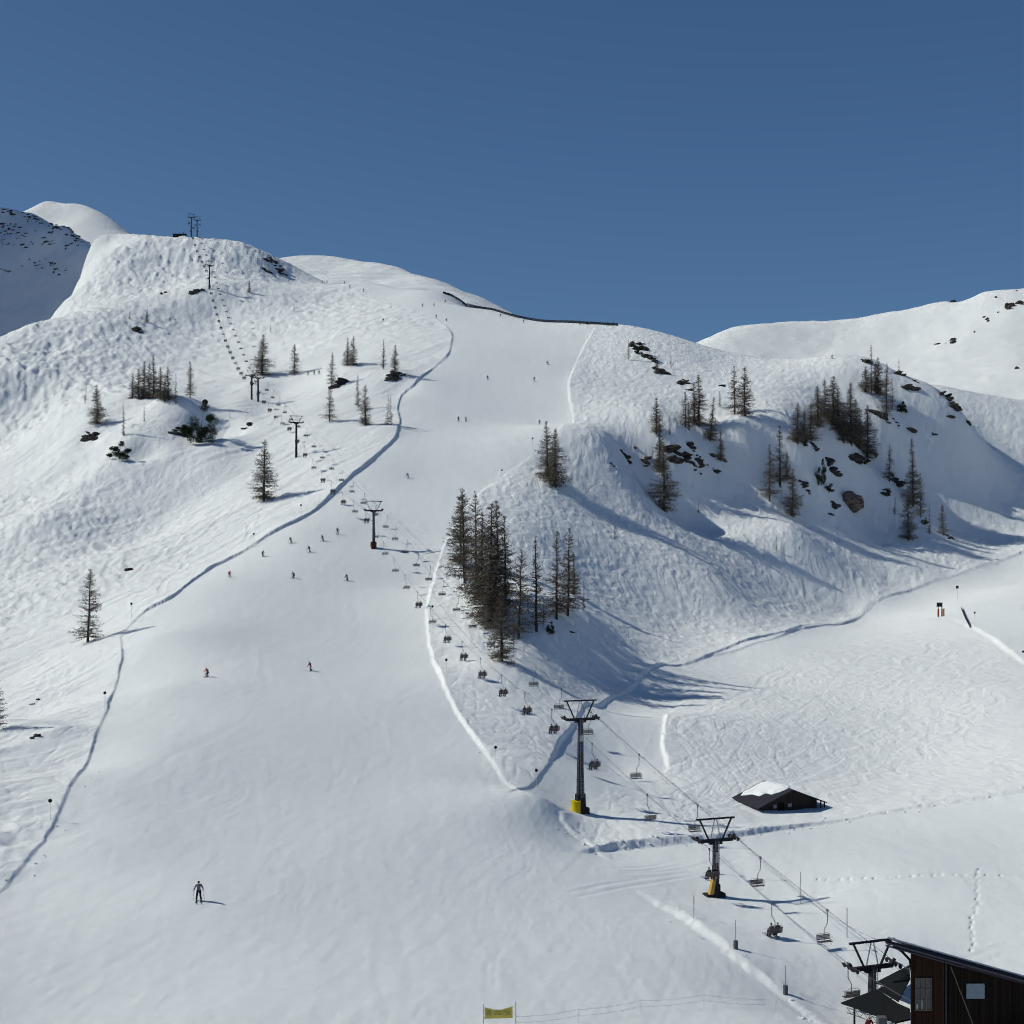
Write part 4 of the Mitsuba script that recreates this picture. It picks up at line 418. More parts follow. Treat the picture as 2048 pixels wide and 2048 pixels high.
# ------------------------------------------------------------------ trees
def larch(seed, kind):
    rnd = np.random.default_rng(seed)
    H = 16.0
    n, R, t0, nt = dict(d=(400, 3.5, .04, 8.5), o=(250, 3.6, .08, 7.5), s=(170, 2.5, .08, 8), p=(190, 1.9, .03, 8))[kind]
    R, pw, droop, dens = R * rnd.uniform(.82, 1.18), rnd.uniform(.62, 1.05), rnd.uniform(-6, 8), rnd.uniform(.7, 1.15)
    n = int(n * dens)
    zz = np.linspace(-0.8, H, 12)
    wob = np.c_[np.cumsum(rnd.normal(0, .035, 12)), np.cumsum(rnd.normal(0, .035, 12))]
    wob -= wob[0]
    rad = 0.215 * (1 - np.clip(zz, 0, H) / H) ** 0.85 + 0.018
    rad *= {'s': .65, 'p': .7}.get(kind, 1)
    trunk = tube(np.c_[wob, zz], rad, 7)
    V, Fc, base = [], [], 0
    gap = rnd.uniform(0, 1, 9)
    for _ in range(n):
        t = t0 + (0.985 - t0) * rnd.uniform() ** (1.15 if kind != 'o' else 0.95)
        z0 = t * H
        prof = (1 - t) ** pw * (1 if t > 0.18 else 0.70 + 1.6 * t)
        L = R * prof * (0.5 + 0.5 * rnd.uniform()) * (0.65 + 0.6 * gap[int(t * 8.99)]) + 0.12
        az = rnd.uniform(0, 2 * np.pi)
        el = np.radians(38 * t - 14 - droop + rnd.normal(0, 9))
        c = np.array([np.interp(z0, zz, wob[:, 0]), np.interp(z0, zz, wob[:, 1]), z0])
        s = np.array([0, .5, 1.0])[:, None]
        d = np.array([math.cos(az) * math.cos(el), math.sin(az) * math.cos(el), math.sin(el)])
        p = c + d * s * L + np.array([0, 0, 1.0]) * (0.14 * L * s * s - 0.06 * L * s)
        side = np.array([-math.sin(az), math.cos(az), 0])
        up = np.cross(d, side)
        r = np.array([.042, .03, .010])[:, None] * (0.6 + 0.16 * L)
        ring = np.stack([p + r * side, p - 0.5 * r * side + 0.87 * r * up, p - 0.5 * r * side - 0.87 * r * up], 1).reshape(-1, 3)
        V.append(ring)
        for a in (0, 3):
            for j in range(3):
                k = (j + 1) % 3
                Fc += [[base + a + j, base + a + k, base + a + 3 + k], [base + a + j, base + a + 3 + k, base + a + 3 + j]]
        base += 9
        m = max(3, int(L * nt))
        u = rnd.uniform(0.12, 1.0, m)[:, None]
        q = c + d * u * L + np.array([0, 0, 1.0]) * (0.14 * L * u * u - 0.06 * L * u)
        w = d * rnd.uniform(-.1, .9, (m, 1)) + side * rnd.normal(0, .75, (m, 1)) + np.array([0, 0, 1.0]) * rnd.normal(-.15, .45, (m, 1))
        w /= np.linalg.norm(w, axis=1, keepdims=True)
        l = rnd.uniform(.22, .62, (m, 1)) * (0.55 + 0.5 * prof)
        ww = np.cross(w, rnd.normal(0, 1, (m, 3)))
        ww /= np.linalg.norm(ww, axis=1, keepdims=True)
        h = rnd.uniform(.030, .060, (m, 1))
        quad = np.stack([q - ww * h, q + ww * h, q + w * l + ww * h * .35, q + w * l - ww * h * .35], 1).reshape(-1, 3)
        V.append(quad)
        b = base + 4 * np.arange(m)[:, None]
        Fc += np.vstack([b + [0, 1, 2], b + [0, 2, 3]]).tolist()
        base += 4 * m
    return trunk, trimesh.Trimesh(np.vstack(V), np.array(Fc), process=False)

LARCH = {}
for kind, nv in (('d', 8), ('o', 7), ('s', 4), ('p', 1)):
    LARCH[kind] = []
    for v in range(nv):
        a, b = larch(100 + 17 * v + ord(kind), kind)
        LARCH[kind].append((mikit.ply(a, 'bark', smooth=60), mikit.ply(b, 'pale_twigs' if kind == 'p' else 'twigs')))
for n, (x, y, h, kind, wf, lab) in enumerate(TREES):
    k = key_for('larch_tree')
    z = float(height(x, y)[0])
    rnd = random.Random(n)
    s = h / 16.0
    wf *= {'d': 1.4, 'o': 1.2}.get(kind, 1)
    lean = T().rotate([0, 1, 0], rnd.uniform(-1.5, 1.5) + (6 if 'leaning' in lab else 0))
    tw = T().translate([x, y, z - 0.1]) @ lean @ T().rotate([0, 0, 1], rnd.uniform(0, 360)) @ T().scale([s * wf, s * wf, s])
    trunk, crown = LARCH[kind][n % len(LARCH[kind])]
    part(k, 'trunk', trunk, None, to_world=tw)
    part(k, 'crown', crown, None, to_world=tw)
    tag(k, lab, 'tree', 'bare larches on the slopes')

def dwarf_pine(seed, w, h):
    rnd = np.random.default_rng(seed)
    V, n = [], int(900 + 60 * w * h)
    lobes = [(rnd.uniform(-.40, .40) * w, rnd.uniform(-.3, .3) * w, rnd.uniform(.05, .62) * h, rnd.uniform(.09, .2)) for i in range(20)]
    lobes += [(0.12 * w, 0, .8 * h, .14), (0.14 * w, 0, .92 * h, .08)]
    which = rnd.integers(0, len(lobes), n)
    c = np.array([(a, b, d) for a, b, d, _ in lobes])[which]
    r = np.array([q for *_, q in lobes])[which][:, None]
    dirs = rnd.normal(0, 1, (n, 3))
    dirs /= np.linalg.norm(dirs, axis=1, keepdims=True)
    p = c + dirs * r * np.array([w, w * .8, h * .75]) * rnd.uniform(.35, 1.05, (n, 1))
    p[:, 2] = np.maximum(p[:, 2], -0.4)
    a = rnd.normal(0, 1, (n, 3)) + dirs
    a /= np.linalg.norm(a, axis=1, keepdims=True)
    b = np.cross(a, rnd.normal(0, 1, (n, 3)))
    b /= np.linalg.norm(b, axis=1, keepdims=True)
    l = rnd.uniform(.22, .5, (n, 1)) * min(1.0, 0.35 + w / 8)
    v = np.stack([p - b * l * .3, p + b * l * .3, p + a * l], 1).reshape(-1, 3)
    stem = tube([(0, 0, -.5), (0.05 * w, 0, .5 * h), (.13 * w, 0, .97 * h)], [.09 + .015 * h, .06, .02], 6)
    return trimesh.Trimesh(v, np.arange(3 * n).reshape(-1, 3), process=False), stem

for n, (x, y, w, h, lab) in enumerate(PINES):
    k = key_for('dwarf_pine')
    crown, stem = dwarf_pine(300 + n, w, h)
    tw = T().translate([x, y, float(height(x, y)[0])])
    part(k, 'stem', stem, 'bark', to_world=tw)
    part(k, 'crown', crown, 'needles', to_world=tw)
    tag(k, lab, 'bush')

# ------------------------------------------------------------------ rocks
def lump(rnd, r, seed):
    m = trimesh.creation.icosphere(subdivisions=2)
    v = np.array(m.vertices)
    d = 1 + 0.75 * (meshkit.fbm(v * 1.5 + seed * 7.3, 3, seed) - 0.5)
    v = v * d[:, None]
    for _ in range(4):                                       # cleave flat faces
        nrm = rnd.normal(0, 1, 3)
        nrm /= np.linalg.norm(nrm)
        s = v @ nrm
        v -= np.maximum(s - rnd.uniform(.45, .75), 0)[:, None] * nrm
    m.vertices = v * r
    return m

def outcrop(name, lumps, mat, at, label, category='rock', group=None):
    k = key_for(name)
    tw = T().translate([float(c) for c in at])
    if len(lumps) == 1:
        scene[k] = mikit.ply(lumps[0], mat, to_world=tw)
    else:
        for m in lumps:
            part(k, 'stone', m, mat, to_world=tw)
    tag(k, label, category, group)

for n, (x, y, w, h, cnt, kind, lab) in enumerate(ROCKS):
    rnd = np.random.default_rng(500 + n)
    slope = max(float(np.diff(height([x, x], [y - 2, y + 4], False))[0]) / 6, 0.25)
    z = float(height(x, y)[0])
    ms = []
    if kind == 'r' and cnt > 1:
        cnt = int(cnt * 1.8)
    for i in range(cnt):
        if kind == 'B':
            dx, dv, r = rnd.uniform(-.28, .28) * w, rnd.uniform(.1, .5) * h, np.array([.36 * w, .36 * w, .34 * h])
        else:
            u = (i + .5) / cnt
            dx, dv = (rnd.uniform(-.46, .46)) * w, rnd.uniform(0, .85) * h
            if 'down right' in lab or 'down running' in lab or 'cliff line' in lab:
                dx, dv = (u - .5) * w, (1 - u) * .85 * h
            s = rnd.uniform(.15, .36) * min(w, h, 3.6) * (2.2 if cnt == 1 else 1.15) + 0.12
            r = np.array([s * rnd.uniform(.9, 2.6), s * rnd.uniform(.8, 1.2), s * rnd.uniform(.45, 1.0)])
        m = lump(rnd, r, n * 11 + i)
        m.apply_transform(trimesh.transformations.rotation_matrix(rnd.uniform(-.6, .6), [rnd.uniform(-1, 1), 1, rnd.uniform(-1, 1)]))
        yy = y + (dv / slope if kind != 'B' else 0)
        m.apply_translation([dx, yy - y, float(height(x + dx, yy)[0]) - z + (0.05 * r[2] if kind != 'B' else dv)])
        ms.append(m)
    if kind == 'B':
        ms = [cat(ms)]
    outcrop('boulder' if kind == 'B' else 'tree_stump' if kind == 'b' else 'rock_outcrop' if cnt > 1 else 'stone', ms, {'r': 'rock_face', 'B': 'brown_rock_face', 'b': 'bark'}[kind], (x, y, z), lab, 'stump' if kind == 'b' else 'rock')

def view_point(px, py, Y):      # where a point of the photograph's frame lies at the distance Y
    return np.array([Y * (px - 966) / 2332.0, Y, 45 + Y * ((966 - py) / 2332.0 + 0.04)])

# rocks showing through the snow of the far ridges: (left, right, top, bottom of the patch in the frame, distance, lumps, label)
FAR = [(1793, 1806, 563, 571, 1003, 3, 'small dark rock on the skyline of the bright ridge'), (1850, 1858, 593, 600, 960, 1, 'upper small rock on the bright ridge flank'),
       (1858, 1870, 599, 609, 955, 3, 'rock at the lower end of the dark streak on the bright ridge'), (1880, 1886, 586, 591, 965, 1, 'tiny rock between the two bigger ones on the bright ridge'),
       (1896, 1914, 570, 585, 978, 5, 'biggest dark rock near the top right of the bright ridge'), (1916, 1936, 567, 575, 980, 3, 'dark rock cut by the right picture edge'),
       (1764, 1777, 647, 652, 925, 3, 'left small rock of the row on the bright ridge face'), (1781, 1788, 645, 650, 927, 1, 'middle small rock of the row on the bright ridge face'),
       (1791, 1806, 638, 649, 930, 4, 'largest rock at the right end of the row on the bright ridge face'), (1834, 1840, 624, 631, 935, 2, 'single dark rock under the streak of the bright ridge'),
       (1914, 1926, 693, 700, 850, 2, 'lone rock low on the bright ridge at the right'), (1876, 1881, 558, 563, 990, 1, 'tiny stone near the top of the bright ridge'),
       (1915, 1921, 547, 551, 1000, 1, 'tiny stone on the top of the bright ridge')]
def far_surface(px, py, zf, y0, y1):
    """the first point along the sight line that lies on the surface zf(x, y)"""
    Y = np.arange(y0, y1, .5)
    X = Y * (px - 966) / 2332.0
    g = zf(np.c_[X, Y] / 100) - (45 + Y * ((966 - py) / 2332.0 + 0.04))
    i = int(np.argmax(g > 0)) if (g > 0).any() else int(np.argmax(g))
    return X[i], Y[i], float(zf(np.array([[X[i], Y[i]]]) / 100)[0])
for n, (x0, x1, y0, y1, Y, cnt, lab) in enumerate(FAR):
    rnd = np.random.default_rng(700 + n)
    s = Y / 2332.0
    ms = []
    for i in range(cnt):
        cx, cy, cz = far_surface(x0 + (x1 - x0) * rnd.uniform(.2, .8), y0 + (y1 - y0) * rnd.uniform(.3, .9), far_z, 760, 1060)
        r = np.array([(x1 - x0) * .34, (x1 - x0) * .3, (y1 - y0) * .42]) * s * rnd.uniform(.7, 1.1) * (1.3 if cnt < 3 else 1)
        m = lump(rnd, r, 900 + n * 9 + i)
        m.apply_translation([cx, cy, cz])
        ms.append(m)
    outcrop('ridge_rock', ms, 'rock_face', (0, 0, 0), lab, 'rock', 'rocks on the far bright ridge')
ms = []
rnd = np.random.default_rng(77)
for i in range(330):
    px, py = rnd.uniform(-30, 150), rnd.uniform(412, 535)
    if py > 470: py = 505 + rnd.normal(0, 8)
    if px > 100 and py > 520: continue
    if meshkit.fbm(np.array([px / 22, py / 9, 0.5]), 2, 31) < .47: continue
    cx, cy, cz = far_surface(px, py, shaded_z, 780, 990)
    m = lump(rnd, np.array([rnd.uniform(.5, 2.6), 1.0, rnd.uniform(.3, 1.1)]) * rnd.uniform(.5, 1.2), 1200 + i)
    m.apply_translation([cx, cy, cz])
    ms.append(m)
for i in range(40):
    u = rnd.uniform(0, 1)
    px = 175 * u
    cx, cy, cz = far_surface(px, np.interp(px, [0, 30, 60, 100, 140, 165, 175], [393, 398, 405, 425, 445, 458, 475]) + rnd.uniform(0, 9), shaded_z, 780, 990)
    m = lump(rnd, np.array([rnd.uniform(.8, 2.4), 1.0, rnd.uniform(.4, 1.0)]), 1500 + i)
    m.apply_translation([cx, cy, cz])
    ms.append(m)
scene['rock_scree'] = mikit.ply(cat(ms), 'rock_face')
tag('rock_scree', 'countless small dark rocks speckling the blue shaded mountain flank', 'rocks', kind='stuff')


# lumps of ploughed snow along the cut edges
ms = []
rnd = np.random.default_rng(91)
for bi, (pts, side, w, L, rough) in enumerate(BANKS):
    q, ln = densify(pts, .5)
    for i in range(0, len(q)):
        if q[i, 1] > 330 or rnd.uniform() > ((.40 if rough < .9 else .10) if rough > .5 else .08):
            continue
        o = rnd.normal(0, 1.0, 2)
        x, y, r = q[i, 0] + o[0], q[i, 1] + o[1], rnd.uniform(.05, .17) * (1.2 if rough > .5 else .8)
        m = trimesh.creation.icosphere(subdivisions=1)
        m.vertices = np.array(m.vertices) * (1 + .5 * rnd.uniform(-1, 1, (len(m.vertices), 1))) * r * np.array([1.2, 1.2, .8])
        m.apply_translation([x, y, float(height(x, y)[0]) + .2 * r])
        ms.append(m)
scene['snow_clods'] = mikit.ply(cat(ms), 'far_snow')
tag('snow_clods', 'loose lumps of ploughed snow lying along the piste banks', 'snow', kind='stuff')

# ------------------------------------------------------------------ the chairlift
def heading(a, b):
    return math.degrees(math.atan2(-(b[0] - a[0]), b[1] - a[1]))

line = [dict(x=p[0], y=p[1], arm=p[2], top=p[3], kind=p[4]) for p in PYLONS]
for p in line:
    p['z'] = float(height(p['x'], p['y'])[0])
st = dict(x=69.57 - .3439 * 109.5, y=109.5, kind='station', arm=0, top=2.3)
st['z'] = float(height(st['x'], st['y'])[0]) - 0.2
st['arm'] = 9.05 - st['z']
line = sorted(line + [st], key=lambda p: p['y'])
HEAD = heading((line[0]['x'], line[0]['y']), (line[-1]['x'], line[-1]['y']))
PNAME = {'station': 'station pylon', 'orange': 'orange-footed pylon', 'yellow': 'yellow-footed pylon', 'brown': 'brown-footed pylon'}
PLAB = {
 'station': 'dark lift pylon at the valley station beside the dark wooden building',
 'orange': 'dark lift pylon with an orange boarded foot, second from the valley station',
 'yellow': 'tallest dark lift pylon, its foot wrapped in yellow padding',
 'brown': 'dark lift pylon with a brown boxed foot in the middle of the piste'}
PLAIN = ['single dark lift pylon on the bright spur above the lone dense larch', 'right pylon of the twin lift towers on the snow crest', 'left pylon of the twin lift towers on the snow crest',
         'lift pylon standing alone high on the mogul slope', 'right pylon of the pair on the skyline plateau', 'left pylon of the pair on the skyline plateau']
PLNAME = ['spur pylon', 'right twin tower', 'left twin tower', 'mogul slope pylon', 'skyline pylons', 'skyline pylons']

def oct_shaft(r0, r1, z0, z1):
    m = tube([(0, 0, z0), (0, 0, z1)], [r0, r1], 8)
    return m

ip = 0
G = 2.2
for p in line:
    k = key_for('lift_pylon')
    far = p['y'] > 350
    tw = T().translate([p['x'], p['y'], p['z']]) @ T().rotate([0, 0, 1], HEAD)
    a, t = p['arm'], p['arm'] + p['top']
    r0, r1 = (0.66, 0.34) if p['kind'] == 'yellow' else (0.46, 0.33) if p['kind'] in ('orange', 'station') else (0.42, 0.30)
    part(k, 'shaft', oct_shaft(r0, r1, -1.0, a + .1), 'pylon_paint' if p['kind'] != 'plain' or ip % 3 else 'dark_steel', to_world=tw)
    arm = cat([box(-2.1, 2.1, -.17, .17, a - .17, a + .17), box(-.75, .75, -.22, .22, a - .42, a - .1), bar((-2.0, 0, a), (-2.35, 0, a + .55), .22), bar((2.0, 0, a), (2.35, 0, a + .55), .22)])
    part(k, 'crossarm', arm, 'dark_steel', to_world=tw)
    part(k, 'gantry_beam', box(-2.35, 2.35, -.09, .09, t - .09, t + .09), 'dark_steel', to_world=tw)
    for s in (-1, 1):
        part(k, 'strut', bar((s * .85, 0, a + .1), (s * 1.95, 0, t - .05), .15), 'dark_steel', to_world=tw)
        part(k, 'brace', bar((s * .62, 0, a + .1), (s * .12, 0, t - .05), .08), 'grey_steel', to_world=tw)
    nw = 4
    for s in (-1, 1):
        kk = part(k, 'sheave_train', cat([box(s * G - .06 + s * .14, s * G + .06 + s * .14, -1.15, 1.15, a + .18, a + .32), bar((s * G + s * .14, 0, a + .1), (s * 2.05, 0, a), .12)]), 'dark_steel', to_world=tw)
        for w in range(nw):
            yw = -0.99 + w * .66
            part(kk, 'wheel', trimesh.creation.cylinder(.21, .09, sections=12, transform=trimesh.transformations.translation_matrix([s * G, yw, a + .14]) @ trimesh.transformations.rotation_matrix(math.pi / 2, [0, 1, 0])), 'dark_steel', to_world=tw)
    if not far:
        rungs = [bar((-.2, -r0 - .12, z), (.2, -r0 - .12, z), .03) for z in np.arange(2.2, a, .35)]
        lad = cat(rungs + [bar((s * .2, -r0 - .12, 2.0), (s * .2, -r1 - .12, a), .04) for s in (-1, 1)])
        part(k, 'ladder', lad, 'grey_steel', to_world=tw)
    if p['kind'] == 'yellow':
        pad = trimesh.creation.cylinder(.72, 1.75, sections=14, transform=trimesh.transformations.translation_matrix([-.62, -.1, .75]))
        pad.vertices += 0.06 * np.sin(np.array(pad.vertices)[:, 2:3] * 5 + np.array(pad.vertices)[:, :1] * 4)
        part(k, 'yellow_pad', pad, 'yellow_pad', smooth=40, to_world=tw)
        part(k, 'foot', cat([tube([(0, 0, -.8), (0, 0, 2.4)], [.86, .76], 8), box(-.2, 1.15, -.5, .5, -.6, .55)]), 'dark_steel', to_world=tw)
        part(k, 'number_plate', box(-.26, .26, -.50, -.46, a - 2.9, a - 2.1), 'pale_plate', to_world=tw)
        part(k, 'sign_plate', box(-.24, .24, -.52, -.48, a - 4.3, a - 3.2), 'blue_plate', to_world=tw)
    if p['kind'] == 'orange':
        b = cat([bar((-1.05 + .14 * i, -.25, -.3), (-.32 + .05 * i, -.2, 2.7 - .1 * i), .13, .5) for i in range(4)])
        part(k, 'boarding', b, 'orange_boards', to_world=tw)
        part(k, 'foot', cat([tube([(0, 0, -.8), (0, 0, 1.3)], [.62, .56], 8), box(-1.3, 1.0, -.5, .6, -.5, .35)]), 'dark_steel', to_world=tw)
        part(k, 'number_plate', box(-.2, .2, -.48, -.44, a - 2.4, a - 1.2), 'pale_plate', to_world=tw)
    if p['kind'] == 'brown':
        part(k, 'foot_box', box(-.68, .62, -.66, .62, -.9, 1.6), 'brown_box', to_world=tw)
    if p['kind'] in PLAB:
        tag(k, PLAB[p['kind']], 'lift pylon', 'pylons of the chairlift')
        p['name'] = PNAME[p['kind']]
    else:
        tag(k, PLAIN[ip], 'lift pylon', 'pylons of the chairlift')
        p['name'] = PLNAME[ip]
        ip += 1

ca, sa = math.cos(math.radians(HEAD)), math.sin(math.radians(HEAD))
def rope_nodes(side):
    out = []
    for p in line:
        out.append((p['x'] + side * G * ca, p['y'] + side * G * sa, p['z'] + p['arm'] + .36, p['name']))
    a, b = out[0], out[-1]
    return [(a[0] + .3439 * 10, a[1] - 10, a[2] - .35, 'start')] + out + [(b[0] - .3439 * 45, b[1] + 45, b[2] - 9, 'end')]

SAG = {-1: .040, 1: .016}
def rope_at(nodes, y, side):
    for a, b in zip(nodes[:-1], nodes[1:]):
        if a[1] <= y <= b[1]:
            u = (y - a[1]) / (b[1] - a[1])
            p = np.array(a[:3]) * (1 - u) + np.array(b[:3]) * u
            L = b[1] - a[1]
            p[2] -= 4 * u * (1 - u) * SAG[side] * L * min(1, L / 100)
            return p, a[3]
NODES = {s: rope_nodes(s) for s in (-1, 1)}
ropes = []
for s in (-1, 1):
    n0 = NODES[s]
    ys = np.unique(np.concatenate([np.linspace(a[1], b[1], 14) for a, b in zip(n0[:-1], n0[1:])]))[:-1]
    ropes.append(tube([rope_at(n0, y, s)[0] for y in ys], .026, 5))
scene['haul_rope'] = mikit.ply(cat(ropes), 'rope_grey')
tag('haul_rope', 'grey steel rope running up and down between all the lift pylons', 'cable')
cab = []
for a, b in zip(line[:3], line[1:4]):
    for u in np.linspace(0, 1, 10)[:-1]:
        q = [(1 - u) * a[c] + u * b[c] for c in 'xy']
        z = (1 - u) * (a['z'] + a['arm'] + a['top']) + u * (b['z'] + b['arm'] + b['top']) - 4 * u * (1 - u) * 1.6
        cab.append((q[0] + .9 * ca, q[1] + .9 * sa, z - .1))
scene['signal_cable'] = mikit.ply(tube(cab, .016, 4), 'rope_grey')
tag('signal_cable', 'thin cable strung under the beams of the lower pylons', 'cable')

def chair_meshes(far):
    h = tube([(0, 0, .05), (0, 0, -.15), (0, 0, -1.25), (.36, 0, -1.85), (.36, 0, -2.9)], [.035, .045, .036, .036, .036], 6)
    grip = box(-.06, .06, -.16, .16, -.10, .10)
    cx = .36
    side = [tube([(cx + s * .74, .30, -2.86), (cx + s * .74, -.16, -2.86), (cx + s * .74, -.22, -2.35), (cx + s * .5, -.22, -2.22), (cx, 0, -2.2)], .022, 5) for s in (-1, 1)]
    slats = [box(cx - .74, cx + .74, -.14 + .13 * i, -.03 + .13 * i, -2.98, -2.94) for i in range(4)]
    back = [box(cx - .72, cx + .72, -.22 - .02 * i, -.19 - .02 * i, -2.86 + .125 * i, -2.76 + .125 * i) for i in range(4)]
    bars = tube([(cx - .70, -.2, -2.4), (cx - .70, .36, -2.58), (cx + .70, .36, -2.58), (cx + .70, -.2, -2.4)], .018, 5)
    rest = tube([(cx - .5, .36, -2.58), (cx - .5, .42, -3.3), (cx + .5, .42, -3.3), (cx + .5, .36, -2.58)], .016, 5)
    return dict(hanger=mikit.ply(cat([h, grip]), 'hanger_grey', smooth=40), frame=mikit.ply(cat(side), 'hanger_grey', smooth=40), seat=mikit.ply(cat(slats), 'seat_wood'),
                backrest=mikit.ply(cat(back), 'seat_wood'), safety_bar=mikit.ply(cat([bars, rest]), 'hanger_grey', smooth=40))
CHAIR = chair_meshes(False)

# ------------------------------------------------------------------ people
def hull_body(bones, seg=10):
    parts = []
    for a, b, ra, rb in bones:
        s = [m3.Manifold.sphere(r, seg).translate(tuple(map(float, p))) for p, r in ((a, ra), (b, rb))]
        parts.append(m3.Manifold.batch_hull(s))
    m = m3.Manifold.batch_boolean(parts, m3.OpType.Add).to_mesh()
    t = trimesh.Trimesh(m.vert_properties[:, :3], m.tri_verts, process=False)
    return t

def joints(pose):
    M = lambda p: [np.array([s * p[0], p[1], p[2]]) for s in (-1, 1)]
    if pose == 'seated':
        j = dict(hip=M((.10, .02, .10)), knee=M((.12, .46, .12)), ankle=M((.12, .50, -.34)), toe=M((.12, .66, -.40)), pelvis=(0, 0, .12), chest=(0, -.02, .48), neck=(0, 0, .66), head=(0, .03, .80),
                 shoulder=M((.19, -.02, .58)), elbow=M((.27, .10, .34)), hand=M((.18, .33, .28)))
    elif pose == 'tuck':
        j = dict(hip=M((.11, -.18, .72)), knee=M((.15, .18, .47)), ankle=M((.15, .02, .12)), toe=M((.15, .18, .07)), pelvis=(0, -.18, .76), chest=(0, .10, 1.10), neck=(0, .2, 1.25), head=(0, .27, 1.38),
                 shoulder=M((.19, .10, 1.18)), elbow=M((.36, .20, .94)), hand=M((.33, .42, .92)))
    else:
        j = dict(hip=M((.10, -.07, .86)), knee=M((.15, .10, .49)), ankle=M((.20, 0, .12)), toe=M((.20, .16, .07)), pelvis=(0, -.07, .92), chest=(0, .03, 1.30), neck=(0, .05, 1.47), head=(0, .08, 1.62),
                 shoulder=M((.20, .02, 1.40)), elbow=M((.36, .03, 1.13)), hand=M((.40, .24, .98)))
        if pose == 'lean':
            j['elbow'][1], j['hand'][1] = np.array([.44, .06, 1.24]), np.array([.66, .14, 1.10])
            R = trimesh.transformations.rotation_matrix(math.radians(24), [0, 1, 0])[:3, :3]
            rot = lambda v: R @ np.array(v, float)
            for k2, v in j.items():
                if k2 in ('ankle', 'toe'):
                    continue
                j[k2] = [rot(q) for q in v] if isinstance(v, list) else rot(v)
            for i in (0, 1):
                j['hip'][i][0] -= .12
                j['knee'][i][0] -= .10
            for k2 in ('pelvis', 'chest', 'neck', 'head'):
                j[k2][0] -= .12
            for i in (0, 1):
                for k2 in ('shoulder', 'elbow', 'hand'):
                    j[k2][i][0] -= .12
    return {k2: ([np.array(q, float) for q in v] if isinstance(v, list) else np.array(v, float)) for k2, v in j.items()}

